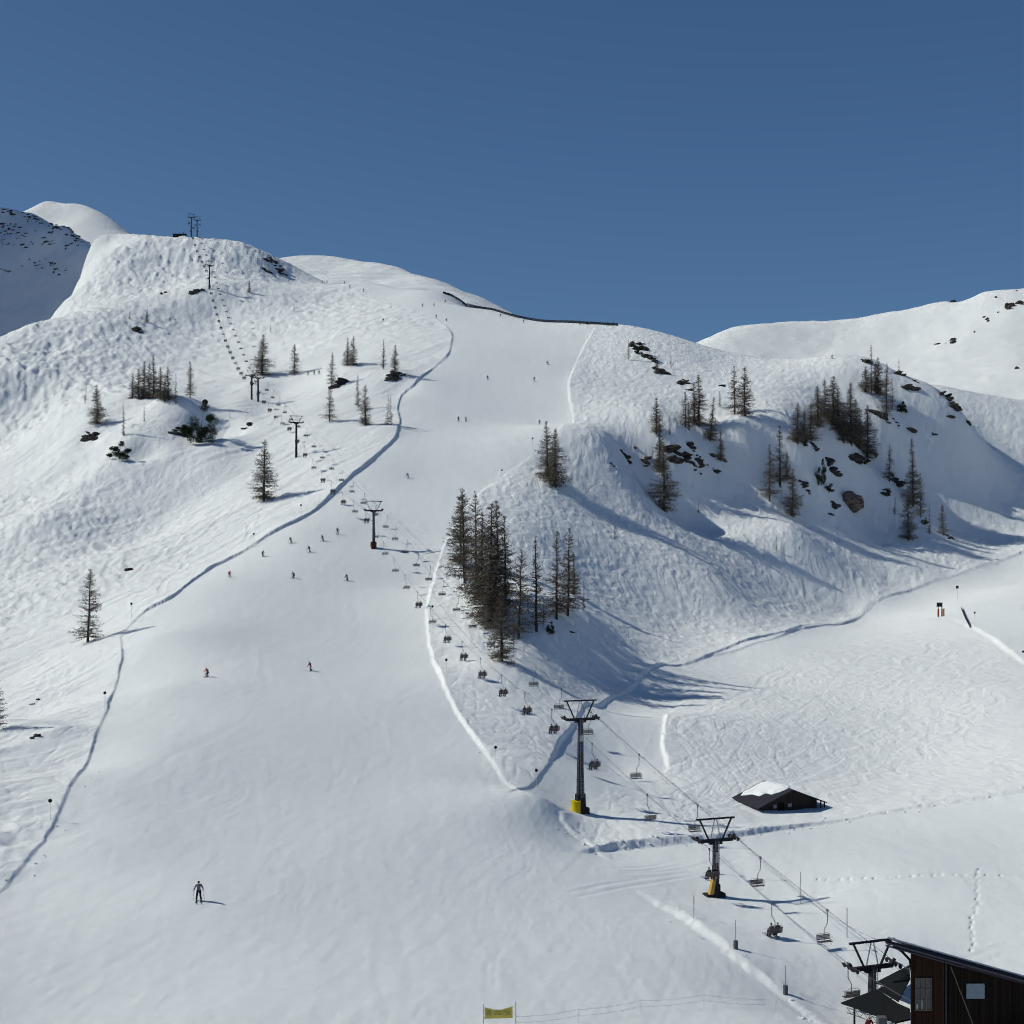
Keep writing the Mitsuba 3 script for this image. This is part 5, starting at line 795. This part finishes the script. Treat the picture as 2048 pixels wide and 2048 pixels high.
def figure(pose):
    j = joints(pose)
    legs, arms, body = [], [], []
    for i in (0, 1):
        legs += [(j['pelvis'], j['hip'][i], .125, .12), (j['hip'][i], j['knee'][i], .115, .085), (j['knee'][i], j['ankle'][i], .085, .075)]
        arms += [(j['chest'], j['shoulder'][i], .15, .085), (j['shoulder'][i], j['elbow'][i], .085, .068), (j['elbow'][i], j['hand'][i], .068, .052)]
        hd = j['hand'][i]
        f = (hd - j['elbow'][i]) / np.linalg.norm(hd - j['elbow'][i])
        body += [(j['shoulder'][i], j['elbow'][i], .05, .04), (j['elbow'][i], hd, .04, .035), (j['hip'][i], j['knee'][i], .08, .05), (j['knee'][i], j['ankle'][i], .05, .04), (hd, hd + f * .06, .040, .036)]
        side = np.array([1.0, 0, 0])
        for q, (o, l) in enumerate(((-.028, .085), (-.009, .10), (.010, .095), (.027, .075))):     # fingers closed round the pole or the bar
            r = hd + f * .06 + side * o
            body += [(r, r + f * l * .5 + [0, 0, -.012], .011, .010), (r + f * l * .5 + [0, 0, -.012], r + f * l * .4 + [0, 0, -.05], .010, .009)]
        body += [(hd + side * (-.04 if i else .04), hd + f * .05 + side * (-.02 if i else .02) + [0, 0, -.04], .012, .010)]
        body += [(j['ankle'][i], j['toe'][i], .05, .04)]
    up = (j['head'] - j['neck']) / np.linalg.norm(j['head'] - j['neck'])
    fw = np.array([0, 1.0, 0])
    body += [(j['pelvis'], j['chest'], .11, .12), (j['chest'], j['neck'], .10, .055), (j['neck'], j['head'], .055, .06), (j['head'] - up * .03 + fw * .01, j['head'] + up * .05, .085, .095),
             (j['head'] + fw * .085, j['head'] + fw * .105 - up * .02, .016, .018), (j['head'] - up * .075 + fw * .05, j['head'] - up * .05, .05, .06)]
    jacket = arms + [(j['pelvis'] + [0, 0, .03], j['chest'], .155, .165), (j['chest'], j['neck'], .15, .075)]
    boots = [(j['ankle'][i] + [0, -.02, .10], j['ankle'][i] + [0, -.02, -.06], .08, .075) for i in (0, 1)] + [(j['ankle'][i] + [0, -.02, -.06], j['toe'][i], .07, .055) for i in (0, 1)]
    out = dict(body=(hull_body(body, 8), 'skin'), trousers=(hull_body(legs), None), jacket=(hull_body(jacket), None), boots=(hull_body(boots, 8), 'disc_black'),
               helmet=(hull_body([(j['head'] + up * .045 - fw * .012, j['head'] + up * .06, .108, .104)], 12), None),
               goggles=(hull_body([(j['head'] + up * .015 + fw * .07 + [-.055, 0, 0], j['head'] + up * .015 + fw * .07 + [.055, 0, 0], .038, .038)], 8), 'disc_black'))
    skis, poles = [], []
    for i in (0, 1):
        c = (j['ankle'][i] + j['toe'][i]) / 2
        z = c[2] - .115 if pose != 'seated' else c[2] - .12
        prof = [(-.80, 0), (.70, 0), (.82, .035), (.90, .11)]
        v, fcs = [], []
        for yy, zz in prof:
            for sx in (-.045, .045):
                for dz in (0, .022):
                    v.append([c[0] + sx, c[1] + yy, z + zz + dz])
        for q in range(3):
            b = 4 * q
            for e in ((0, 2, 6, 4), (1, 5, 7, 3), (0, 4, 5, 1), (2, 3, 7, 6)):
                fcs += [[b + e[0], b + e[1], b + e[2]], [b + e[0], b + e[2], b + e[3]]]
        fcs += [[0, 1, 3], [0, 3, 2], [12, 14, 15], [12, 15, 13]]
        skis.append(trimesh.Trimesh(v, fcs, process=False))
        hd = j['hand'][i]
        if pose == 'seated':
            tip = hd + [0, .1, -.95]
        elif pose == 'lean' and i == 1:
            tip = hd + [.62, -.25, -.30]
        else:
            tip = np.array([hd[0] + (.1 if i else -.1), hd[1] - (.55 if pose == 'tuck' else .30), .02 if pose != 'tuck' else .30])
        poles.append(tube([hd + [0, 0, .1], tip], .013, 5))
    return out, skis, poles

PLY = {}
for pose in ('stand', 'tuck', 'lean', 'seated'):
    out, skis, poles = figure(pose)
    PLY[pose] = ({k2: mikit.ply(m, mat or 'cloth_black', smooth=50) for k2, (m, mat) in out.items()}, [mikit.ply(m, 'cloth_darkblue') for m in skis], [mikit.ply(m, 'dark_steel') for m in poles])

def person(pose, tw, jacket, trousers, label, group, near=True, helmet='black'):
    k = key_for('person')
    meshes, skis, poles = PLY[pose]
    for n2_, m in meshes.items():
        if n2_ == 'goggles' and not near:
            continue
        part(k, n2_, m, {'jacket': 'cloth_' + jacket, 'trousers': 'cloth_' + trousers, 'helmet': 'cloth_' + helmet}.get(n2_), to_world=tw)
    tag(k, label, 'person', group)
    eq = [('ski', m, 'pair of skis worn by the ' ) for m in skis]
    for m in skis:
        part(k, 'ski', m, None, to_world=tw)
    for m in poles:
        part(k, 'ski_pole', m, None, to_world=tw)
    return k

for x, y, pose, rot, jc, tc, lab in SKIERS:
    z = float(height(x, y)[0])
    fx = float(np.diff(height([x - .8, x + .8], [y, y], False))[0]) / 1.6
    fy = float(np.diff(height([x, x], [y - .8, y + .8], False))[0]) / 1.6
    tw = T().translate([x, y, z + .03]) @ T().rotate([0, 0, 1], 180 + rot)
    person(pose, tw, jc, tc, lab, 'skiers on the snow', near=y < 330)

ORD = ['first', 'second', 'third', 'fourth', 'fifth', 'sixth', 'seventh', 'eighth', 'ninth', 'tenth', 'eleventh', 'twelfth', 'thirteenth', 'fourteenth', 'fifteenth', 'sixteenth', 'seventeenth', 'eighteenth', 'nineteenth', 'twentieth', 'twenty-first', 'twenty-second', 'twenty-third', 'twenty-fourth']
rnd = random.Random(21)
JN = dict(black='black', grey='grey', purple='purplish', darkred='dark red', tan='tan', darkblue='dark blue')
JK = ['black', 'black', 'grey', 'purple', 'darkred', 'tan', 'darkblue', 'black']
for side, y0, dy in ((-1, 109.2, 12.15), (1, 120.0, 11.92)):
    count, last = 0, None
    for i in range(70):
        y = y0 + i * dy
        if y > 815:
            break
        p, above = rope_at(NODES[side], y, side)
        count = count + 1 if above == last else 0
        last = above
        if p[2] - float(height(p[0], p[1])[0]) < 2.4:
            continue
        k = key_for('chairlift_chair')
        rot = HEAD if side < 0 else HEAD + 180
        tw = T().translate(p.tolist()) @ T().rotate([0, 0, 1], rot)
        for n_, m in CHAIR.items():
            if y > 480 and n_ == 'safety_bar':
                continue
            part(k, n_, m, None, to_world=tw)
        full = side < 0 and (i in (1, 4, 5, 6, 7, 8, 9, 10, 12, 17) or (y > 330 and rnd.random() < .85) or (i == 2))
        where = 'under the station canopy' if above == 'start' else f'{ORD[count]} above the {above}'
        way = 'uphill' if side < 0 else 'downhill'
        tag(k, f"{'occupied' if full else 'empty'} {way} chair, {where}", 'chairlift chair', 'chairs hanging on the lift rope')
        if full:
            for s, sd in ((-1, 'left'), (1, 'right')):
                jk, tr = rnd.choice(JK), rnd.choice(['black', 'black', 'grey', 'darkblue'])
                if i == 1:
                    jk = 'tan' if s < 0 else 'purple'
                if s > 0 and y > 280 and rnd.random() < .15:
                    continue
                tp = tw @ T().translate([.36 + s * .36, .06, -2.93])
                person('seated', tp, jk, tr, f"{sd} rider on the uphill chair {where}, in {JN[jk]} jacket", 'riders on the uphill chairs', near=y < 160, helmet=rnd.choice(['black', 'grey', 'darkred', 'darkblue']))

# ------------------------------------------------------------------ markers, poles, fence, signs
for x, y, h, kind, lab in MARKERS:
    z = float(height(x, y)[0])
    tw = T().translate([x, y, z])
    k = key_for('piste_marker' if kind in ('disc', 'flag') else 'snow_pole')
    r = .02 + .00006 * y
    part(k, 'pole', tube([(0, 0, -.4), (0, 0, h)], r if kind in ('disc', 'flag') else .035 + .00005 * y, 6), 'pole_grey' if kind != 'disc' else 'white_paint', to_world=tw)
    if kind == 'disc':
        part(k, 'disc', trimesh.creation.cylinder(.17 + .0003 * y, .05, sections=14, transform=trimesh.transformations.translation_matrix([0, -.05, h - .15]) @ trimesh.transformations.rotation_matrix(math.pi / 2, [1, 0, 0])), 'disc_black', to_world=tw)
    if kind == 'flag':
        part(k, 'board', box(-.42, .42, -.06, -.02, h - .9, h), 'net_dark', to_world=tw)
    if kind == 'pad':
        part(k, 'foot_pad', trimesh.creation.cylinder(.22, .95, sections=10, transform=trimesh.transformations.translation_matrix([0, 0, .3])), 'hanger_grey', smooth=40, to_world=tw)
    tag(k, lab, 'piste marker' if kind in ('disc', 'flag') else 'pole')

def plank(a, b, t, h):
    """an upright board from a to b"""
    a, b = np.array(a, float), np.array(b, float)
    s = np.cross(b - a, [0, 0, 1.0])
    s *= t / 2 / np.linalg.norm(s)
    u = np.array([0, 0, h / 2])
    v = np.array([p + i * s + j * u for p in (a, b) for i in (-1, 1) for j in (-1, 1)])
    return trimesh.Trimesh(v, CUBE_FACES, process=False)
CUBE_FACES = np.array([[0, 1, 3], [0, 3, 2], [4, 6, 7], [4, 7, 5], [0, 4, 5], [0, 5, 1], [2, 3, 7], [2, 7, 6], [0, 2, 6], [0, 6, 4], [1, 5, 7], [1, 7, 3]])

def fence(name, pts, h, gap, slats, label, mat='net_dark', seed=3):
    k = key_for(name)
    q, L = densify([(a, b, 0) for a, b in pts], .25)
    step = int(gap / .25)
    rnd = random.Random(seed)
    ps = [np.array([q[i, 0], q[i, 1], float(height(q[i, 0], q[i, 1])[0])]) for i in range(0, len(q), step)]
    for a in ps:
        part(k, 'post', bar(a - [0, 0, .4], a + [0, 0, h + rnd.uniform(.02, .08)], .12), 'bark')
    for a, b in zip(ps[:-1], ps[1:]):
        for s in range(slats):
            z = .05 + h / slats * (s + .5) + rnd.uniform(-.02, .02)
            part(k, 'slat', plank(a + [0, -.08, z], b + [0, -.08, z], .05, .95 * h / slats), mat)
    tag(k, label, 'fence')
fence('snow_fence', FENCE, 1.25, 5.0, 3, 'long dark snow fence along the skyline crest of the piste')
fence('safety_net', NET, 0.65, 2.5, 3, 'short dark safety net on the snow edge at the right')

x, y = SIGN
k = key_for('warning_sign')
tw = T().translate([x, y, float(height(x, y)[0])])
part(k, 'board', box(-.85, .75, -.08, 0, 2.9, 4.1), 'net_dark', to_world=tw)
for i, s in enumerate((-.42, .62)):
    part(k, 'post', box(s - .10, s + .10, .0, .12, -.3, 3.0), 'dark_steel', to_world=tw)
    part(k, 'stripe_board', box(s - .22, s + .22, -.06, -.01, .15, 2.3), 'red_paint', to_world=tw)
part(k, 'white_board', box(.9, 1.35, -.06, -.01, .3, 2.4), 'orange_boards', to_world=tw)
tag(k, 'pair of red posts under a dark double board on the right slope', 'sign')

def yellow_banner():
    k = key_for('banner')
    y = 90.0
    x0, x1, z0, z1 = -2.0, 0.05, 11.70, 12.56
    u, v = np.meshgrid(np.linspace(0, 1, 25), np.linspace(0, 1, 7))
    sag = .20 * (1 - (2 * u - 1) ** 2) * v ** 1.5
    top = z1 - sag + .07 * (u - .3) * v
    V = np.c_[(x0 + (x1 - x0) * u).ravel(), (y + .05 * np.sin(u * 9) * v).ravel(), (z0 + (top - z0) * v + .05 * u * (1 - v)).ravel()]
    front = trimesh.Trimesh(V, grid_faces(7, 25), process=False)
    back = trimesh.Trimesh(V + [0, .012, 0], grid_faces(7, 25)[:, ::-1], process=False)
    part(k, 'cloth', cat([front, back]), 'banner_yellow')
    ink = []
    rnd = random.Random(2)
    words = [(.08, 3), (.33, 5), (.68, 4)]
    for s, n in words:                                       # the faded lettering: dark strokes too blurred to read
        for i in range(n):
            a = x0 + (x1 - x0) * (s + i * .062)
            w = .075
            ink += [box(a, a + .028, y - .07, y - .066, z0 + .30, z0 + .60)]
            if (i + n) % 2: ink += [box(a + .030, a + w, y - .07, y - .066, z0 + .30, z0 + .36)]
            if (i + n) % 3: ink += [box(a + .030, a + w, y - .07, y - .066, z0 + .54, z0 + .60)]
            if i % 2: ink += [box(a + w - .026, a + w, y - .072, y - .0705, z0 + .37, z0 + .53)]
    for m in ink:
        part(k, 'letter_stroke', m, 'banner_ink')
    for xx, zt in ((-2.08, 12.75), (.27, 12.95)):
        g = float(height(xx, y)[0])
        part(k, 'pole', tube([(xx, y, g - .4), (xx, y, zt)], .03, 6), 'pole_grey')
    part(k, 'tie', tube([(.05, y, 12.5), (.27, y, 12.6)], .008, 4), 'pole_grey')
    tag(k, 'yellow banner with brown lettering tied between two thin poles at the bottom edge', 'banner')
yellow_banner()
for i, (h0, h1) in enumerate(((.95, .95), (.50, .45))):
    q = [(.27, 90.0), (5.0, 93.0), (10.0, 96.5), (15.5, 99.8), (22.0, 103.0)]
    pts = []
    for a, b in zip(q[:-1], q[1:]):
        for u in np.linspace(0, 1, 8)[:-1]:
            xx, yy = a[0] * (1 - u) + b[0] * u, a[1] * (1 - u) + b[1] * u
            pts.append((xx, yy, (1 - u) * float(height(*a)[0]) + u * float(height(*b)[0]) + h0 - .5 * u * (1 - u)))
    kk = key_for('barrier_rope')
    scene[kk] = mikit.ply(tube(pts, .009, 4), 'rope_grey')
    tag(kk, ('upper' if i == 0 else 'lower') + ' thin barrier rope from the yellow banner towards the lift station', 'rope')
for i, (xx, yy) in enumerate(((5.0, 93.0), (10.0, 96.5), (15.5, 99.8), (22.0, 103.0))):
    kk = key_for('rope_post')
    g = float(height(xx, yy)[0])
    scene[kk] = mikit.ply(tube([(xx, yy, g - .3), (xx, yy, g + 1.0)], .011, 6), 'pole_grey')
    tag(kk, f"thin post holding the barrier ropes, {ORD[i]} from the yellow banner", 'post')

# ------------------------------------------------------------------ barn
def slab(poly_top, thick):
    """a thick plate from a planar-ish polygon of 3-D points"""
    p = np.array(poly_top, float)
    n = len(p)
    c = p.mean(0)
    v = np.vstack([p, p - [0, 0, thick], [c], [c - [0, 0, thick]]])
    f = []
    for i in range(n):
        j2 = (i + 1) % n
        f += [[i, j2, 2 * n], [n + j2, n + i, 2 * n + 1], [i, n + i, n + j2], [i, n + j2, j2]]
    return trimesh.Trimesh(v, f, process=False)

def barn():
    x, y = BARN
    k = key_for('barn')
    z = float(height(x, y)[0]) - .25
    tw = T().translate([x, y, z]) @ T().rotate([0, 0, 1], 20)
    # local: ridge along y, near gable at y = 0, left eave x = -5.6, right eave x = 7
    HR, HE, D = 3.45, 1.45, 7.5
    xl, xr = -4.6, 4.6
    wl, wr = HE + .15, HE + .25
    prof = shapely.Polygon([(xl, -1), (xr, -1), (xr, wr), (0, HR - .25), (xl, wl)])
    wall = trimesh.creation.extrude_polygon(prof, D - 1.6, engine='earcut')
    wall.apply_transform(trimesh.transformations.rotation_matrix(math.pi / 2, [1, 0, 0]))
    wall.apply_translation([0, D - .8, 0])
    part(k, 'wall', wall, 'barn_boards', to_world=tw)
    for i in range(22):                                      # upright gable boards
        bx = xl + .21 + i * .42
        top = np.interp(bx, [xl, 0, xr], [wl, HR - .3, wr]) - .12
        part(k, 'board', box(bx - .19, bx + .19, .745, .80 - .01 * (i % 3), -.9, top), 'barn_boards', to_world=tw)
    e = 1.15
    sl, sr = (HR - wl) / abs(xl), (HR - wr) / xr
    left = [(0, -.2, HR), (0, D + .2, HR), (xl - e, D + .2, HR - sl * (abs(xl) + e)), (xl - e, -.2, HR - sl * (abs(xl) + e))]
    right = [(0, D + .2, HR + .004), (0, -.2, HR + .004), (xr + e, -.2, HR - sr * (xr + e)), (xr + e, D + .2, HR - sr * (xr + e))]
    kl = part(k, 'roof', slab(left, .16), 'slate_roof', to_world=tw)
    kr = part(k, 'roof', slab(right, .16), 'slate_roof', to_world=tw)
    zl = lambda xx: HR - sl * abs(xx)
    zr = lambda xx: HR - sr * xx
    rnd = np.random.default_rng(3)
    def blanket(outline, zf, th):
        pol = shapely.Polygon(outline).buffer(.25).buffer(-.1)
        m = trimesh.creation.extrude_polygon(pol, 1.0, engine='earcut')
        m = m.subdivide_to_size(.5)
        v = np.array(m.vertices)
        t = v[:, 2].copy()
        edge = np.array([pol.exterior.distance(shapely.Point(a, b)) for a, b in v[:, :2]])
        v[:, 2] = zf(v[:, 0]) + .004 + t * (th * np.clip(edge / .5, .25, 1) + .06 * n2(v[:, 0], v[:, 1], 1.3, 5, 2) )
        m.vertices = v
        return m
    part(kl, 'snow', blanket([(-.05, 1.0), (-.05, 6.2), (-.6, D - .3), (-3.6, D - .2), (-4.4, 6.6), (-3.4, 5.2), (-3.3, 3.4), (-2.3, 3.2), (-2.2, 1.8), (-1.2, 1.2)], zl, .30), 'far_snow', smooth=50, to_world=tw)
    part(kr, 'snow', blanket([(.02, 1.2), (.02, 6.0), (.7, 5.4), (1.0, 3.5), (.9, 2.0), (.6, 1.1)], zr, .28), 'far_snow', smooth=50, to_world=tw)
    part(k, 'door', box(-1.9, -.9, .70, .742, -.2, 1.5), 'dark_boards', to_world=tw)
    for a, b in ((-2.7, -2.2), (-.3, .35)):
        part(k, 'window', box(a, b, .69, .743, .75, 1.25), 'pole_grey', to_world=tw)
    for a in (4.85, 5.45):
        part(k, 'post', box(a, a + .16, .1, .26, -1, HR - sr * a - .2), 'barn_boards', to_world=tw)
    tag(k, 'low dark wooden barn with a patch of snow on its roof', 'barn')
barn()

# ------------------------------------------------------------------ valley station building
def station():
    k = key_for('lift_station')
    Y = 98.0
    zv = lambda x: 15.30 - .278 * (x - 29.4)
    part(k, 'wall', slab([(31.6, Y, zv(31.6) - .25), (34.25, Y, zv(34.25) - .25), (35.5, Y + 5, zv(35.5) - 2.9), (33.4, Y + 5, zv(33.4) - 2.9)], 12), 'brown_boards')
    part(k, 'wall', slab([(34.26, Y + .35, zv(34.3) - .3), (47, Y + .35, zv(47) - .3), (47, Y + 5, zv(47) - 2.9), (34.26, Y + 5, zv(34.3) - 2.9)], 12), 'dark_boards')
    for i in range(13):                                      # upright planks of the brown wall
        a = 31.62 + i * .202
        if 31.95 < a + .1 < 33.25:
            part(k, 'plank', box(a, a + .185, Y - .045, Y - .004, 12.15, zv(a) - .38 ), 'brown_boards')
            part(k, 'plank', box(a, a + .185, Y - .045, Y - .004, 1.5, 9.25), 'brown_boards')
        else:
            part(k, 'plank', box(a, a + .185, Y - .05, Y - .004, 1.5, zv(a) - .38), 'brown_boards')
    for i in range(24):
        a = 34.7 + i * .5
        part(k, 'plank', box(a, a + .47, Y + .30, Y + .345, 1.5, zv(a) - .5), 'dark_boards')
    roof = [(29.3, Y - 1.0, zv(29.3)), (47.5, Y - 1.0, zv(47.5)), (47.5, Y + 7, zv(47.5) - 3.6), (34.2, Y + 7, zv(34.2) - 3.6), (31.9, Y + .3, zv(31.9) - .585), (29.9, Y - .55, zv(29.9) - .20)]
    kr = part(k, 'roof', slab(roof, .22), 'slate_roof')
    part(kr, 'snow', slab([(a + (.3 if a < 35 else -.1), b + (.35 if b < Y else -.2), c + .13) for a, b, c in roof], .125), 'far_snow')
    part(k, 'fascia', bar((29.3, Y - 1.08, zv(29.3) - .22), (47.5, Y - 1.08, zv(47.5) - .22), .07, .42), 'fascia')
    part(k, 'fascia', bar((29.4, Y - .80, zv(29.4) - .50), (35.5, Y - .80, zv(35.5) - .50), .1, .26), 'fascia')
    part(k, 'bracket', tube([(31.55, Y - .5, 12.6), (31.35, Y - .6, 13.6), (30.7, Y - .7, 14.3), (30.0, Y - .8, 14.75)], .11, 6), 'dark_boards')
    kw = part(k, 'window', box(32.0, 33.2, Y - .03, Y + .02, 9.45, 11.95), 'window_glass')
    for a in (31.96, 32.38, 32.78, 33.18):
        part(kw, 'frame', box(a, a + .06, Y - .10, Y - .035, 9.4, 12.0), 'window_frame')
    for b in (9.4, 10.25, 11.1, 11.95):
        part(kw, 'frame', box(31.96, 33.24, Y - .098, Y - .037, b, b + .06), 'window_frame')
    for i in range(3):                                       # pale blinds behind the lower panes
        part(kw, 'blind', box(32.06 + i * .36, 32.15 + i * .36, Y - .0345, Y - .0315, 9.5, 9.9 + .35 * ((i * 7) % 3)), 'pale_plate')
    part(k, 'panel', box(36.1, 37.55, Y + .20, Y + .28, 10.25, 11.45), 'blue_panel')
    part(k, 'drainpipe', tube([(34.45, Y + .12, zv(34.4) - .5), (34.45, Y + .12, 1.5)], .06, 8), 'fascia')
    part(k, 'stay_rod', tube([(34.75, Y - .1, 12.9), (36.75, Y - .3, 7.6)], .045, 6), 'window_frame')
    g = 6.6
    part(k, 'platform', box(28.2, 31.5, 98.5, 102, 1.0, g), 'dark_boards')
    P = lambda px, py, D: view_point(px, py, D)
    c1 = [P(1587, 1891, 102), P(1655, 1866, 107), P(1694, 1893, 103.6), P(1717, 1903, 101.8), P(1717, 1922, 99.4), P(1690, 1928, 98.4), P(1606, 1897, 101.4)]
    k1 = part(k, 'canopy', slab(c1[::-1], .14), 'black_roof')
    c2 = [P(1657, 1865, 107.2), P(1716, 1838, 110), P(1717, 1846, 109.3), P(1695, 1888, 104.2)]
    part(k, 'canopy', slab(c2[::-1], .14), 'black_roof')
    c3 = [P(1652, 1853, 112.4), P(1716, 1820, 115.5), P(1717, 1842, 113.4), P(1692, 1865, 110.6)]
    part(k, 'canopy', slab(c3[::-1], .14), 'black_roof')
    a, b = P(1597, 1897, 101.6) - [0, .1, .12], P(1688, 1929, 98.3) - [0, .1, .12]
    n = 11
    tr = [bar(a, b, .05), bar(a - [0, 0, .42], b - [0, 0, .42], .05)]
    for i in range(n):
        u, w = i / n, (i + 1) / n
        p, q = a * (1 - u) + b * u, a * (1 - w) + b * w
        tr.append(bar(p - [0, 0, .42 * (i % 2)], q - [0, 0, .42 * ((i + 1) % 2)], .04))
    part(k1, 'truss', cat(tr), 'hanger_grey')
    for q in (P(1612, 1897, 102), P(1684, 1925, 99), P(1690, 1895, 104), P(1655, 1868, 107)):
        part(k, 'post', bar((q[0], q[1], g - 2), (q[0], q[1], q[2] - .14), .14), 'dark_steel')
    for q in (P(1663, 1858, 112), P(1704, 1846, 113.2)):
        part(k, 'post', bar((q[0], q[1], 2), (q[0], q[1], q[2] - .14), .14), 'dark_steel')
    part(k, 'control_box', box(29.3, 30.0, 98.8, 99.4, g, g + 1.9), 'hanger_grey')
    tag(k, 'dark brown wooden valley station with sloping roof and loading canopies', 'building')
    tw = T().translate([28.75, 99.6, g]) @ T().rotate([0, 0, 1], 200)
    kk = key_for('person')
    for n_, m in PLY['stand'][0].items():
        part(kk, n_, m, {'jacket': 'cloth_darkred', 'trousers': 'cloth_black', 'helmet': 'cloth_tan'}.get(n_), to_world=tw)
    tag(kk, 'attendant in a dark red jacket under the station canopy at the bottom edge', 'person')
station()

def summit_hut():
    x, y = -0.2693 * 815, 815.0
    z = float(height(x, y)[0])
    k = key_for('summit_hut')
    part(k, 'wall', box(x - 4.0, x + 4.0, y, y + 4, z - 1, z + 1.5), 'dark_boards')
    part(k, 'roof', slab([(x - 4.4, y - .5, z + 1.75), (x + 4.4, y - .5, z + 1.75), (x + 4.4, y + 4.5, z + 2.2), (x - 4.4, y + 4.5, z + 2.2)], .22), 'slate_roof')
    for i in range(3):
        part(k, 'window', box(x - 2.9 + 2.2 * i, x - 1.8 + 2.2 * i, y - .06, y - .01, z + .5, z + 1.2), 'window_glass')
    part(k, 'mast', bar((x + 3.2, y - .3, z), (x + 3.2, y - .3, z + 3.2), .3), 'dark_steel')
    tag(k, 'low dark hut on the skyline left of the plateau pylons', 'hut')
summit_hut()
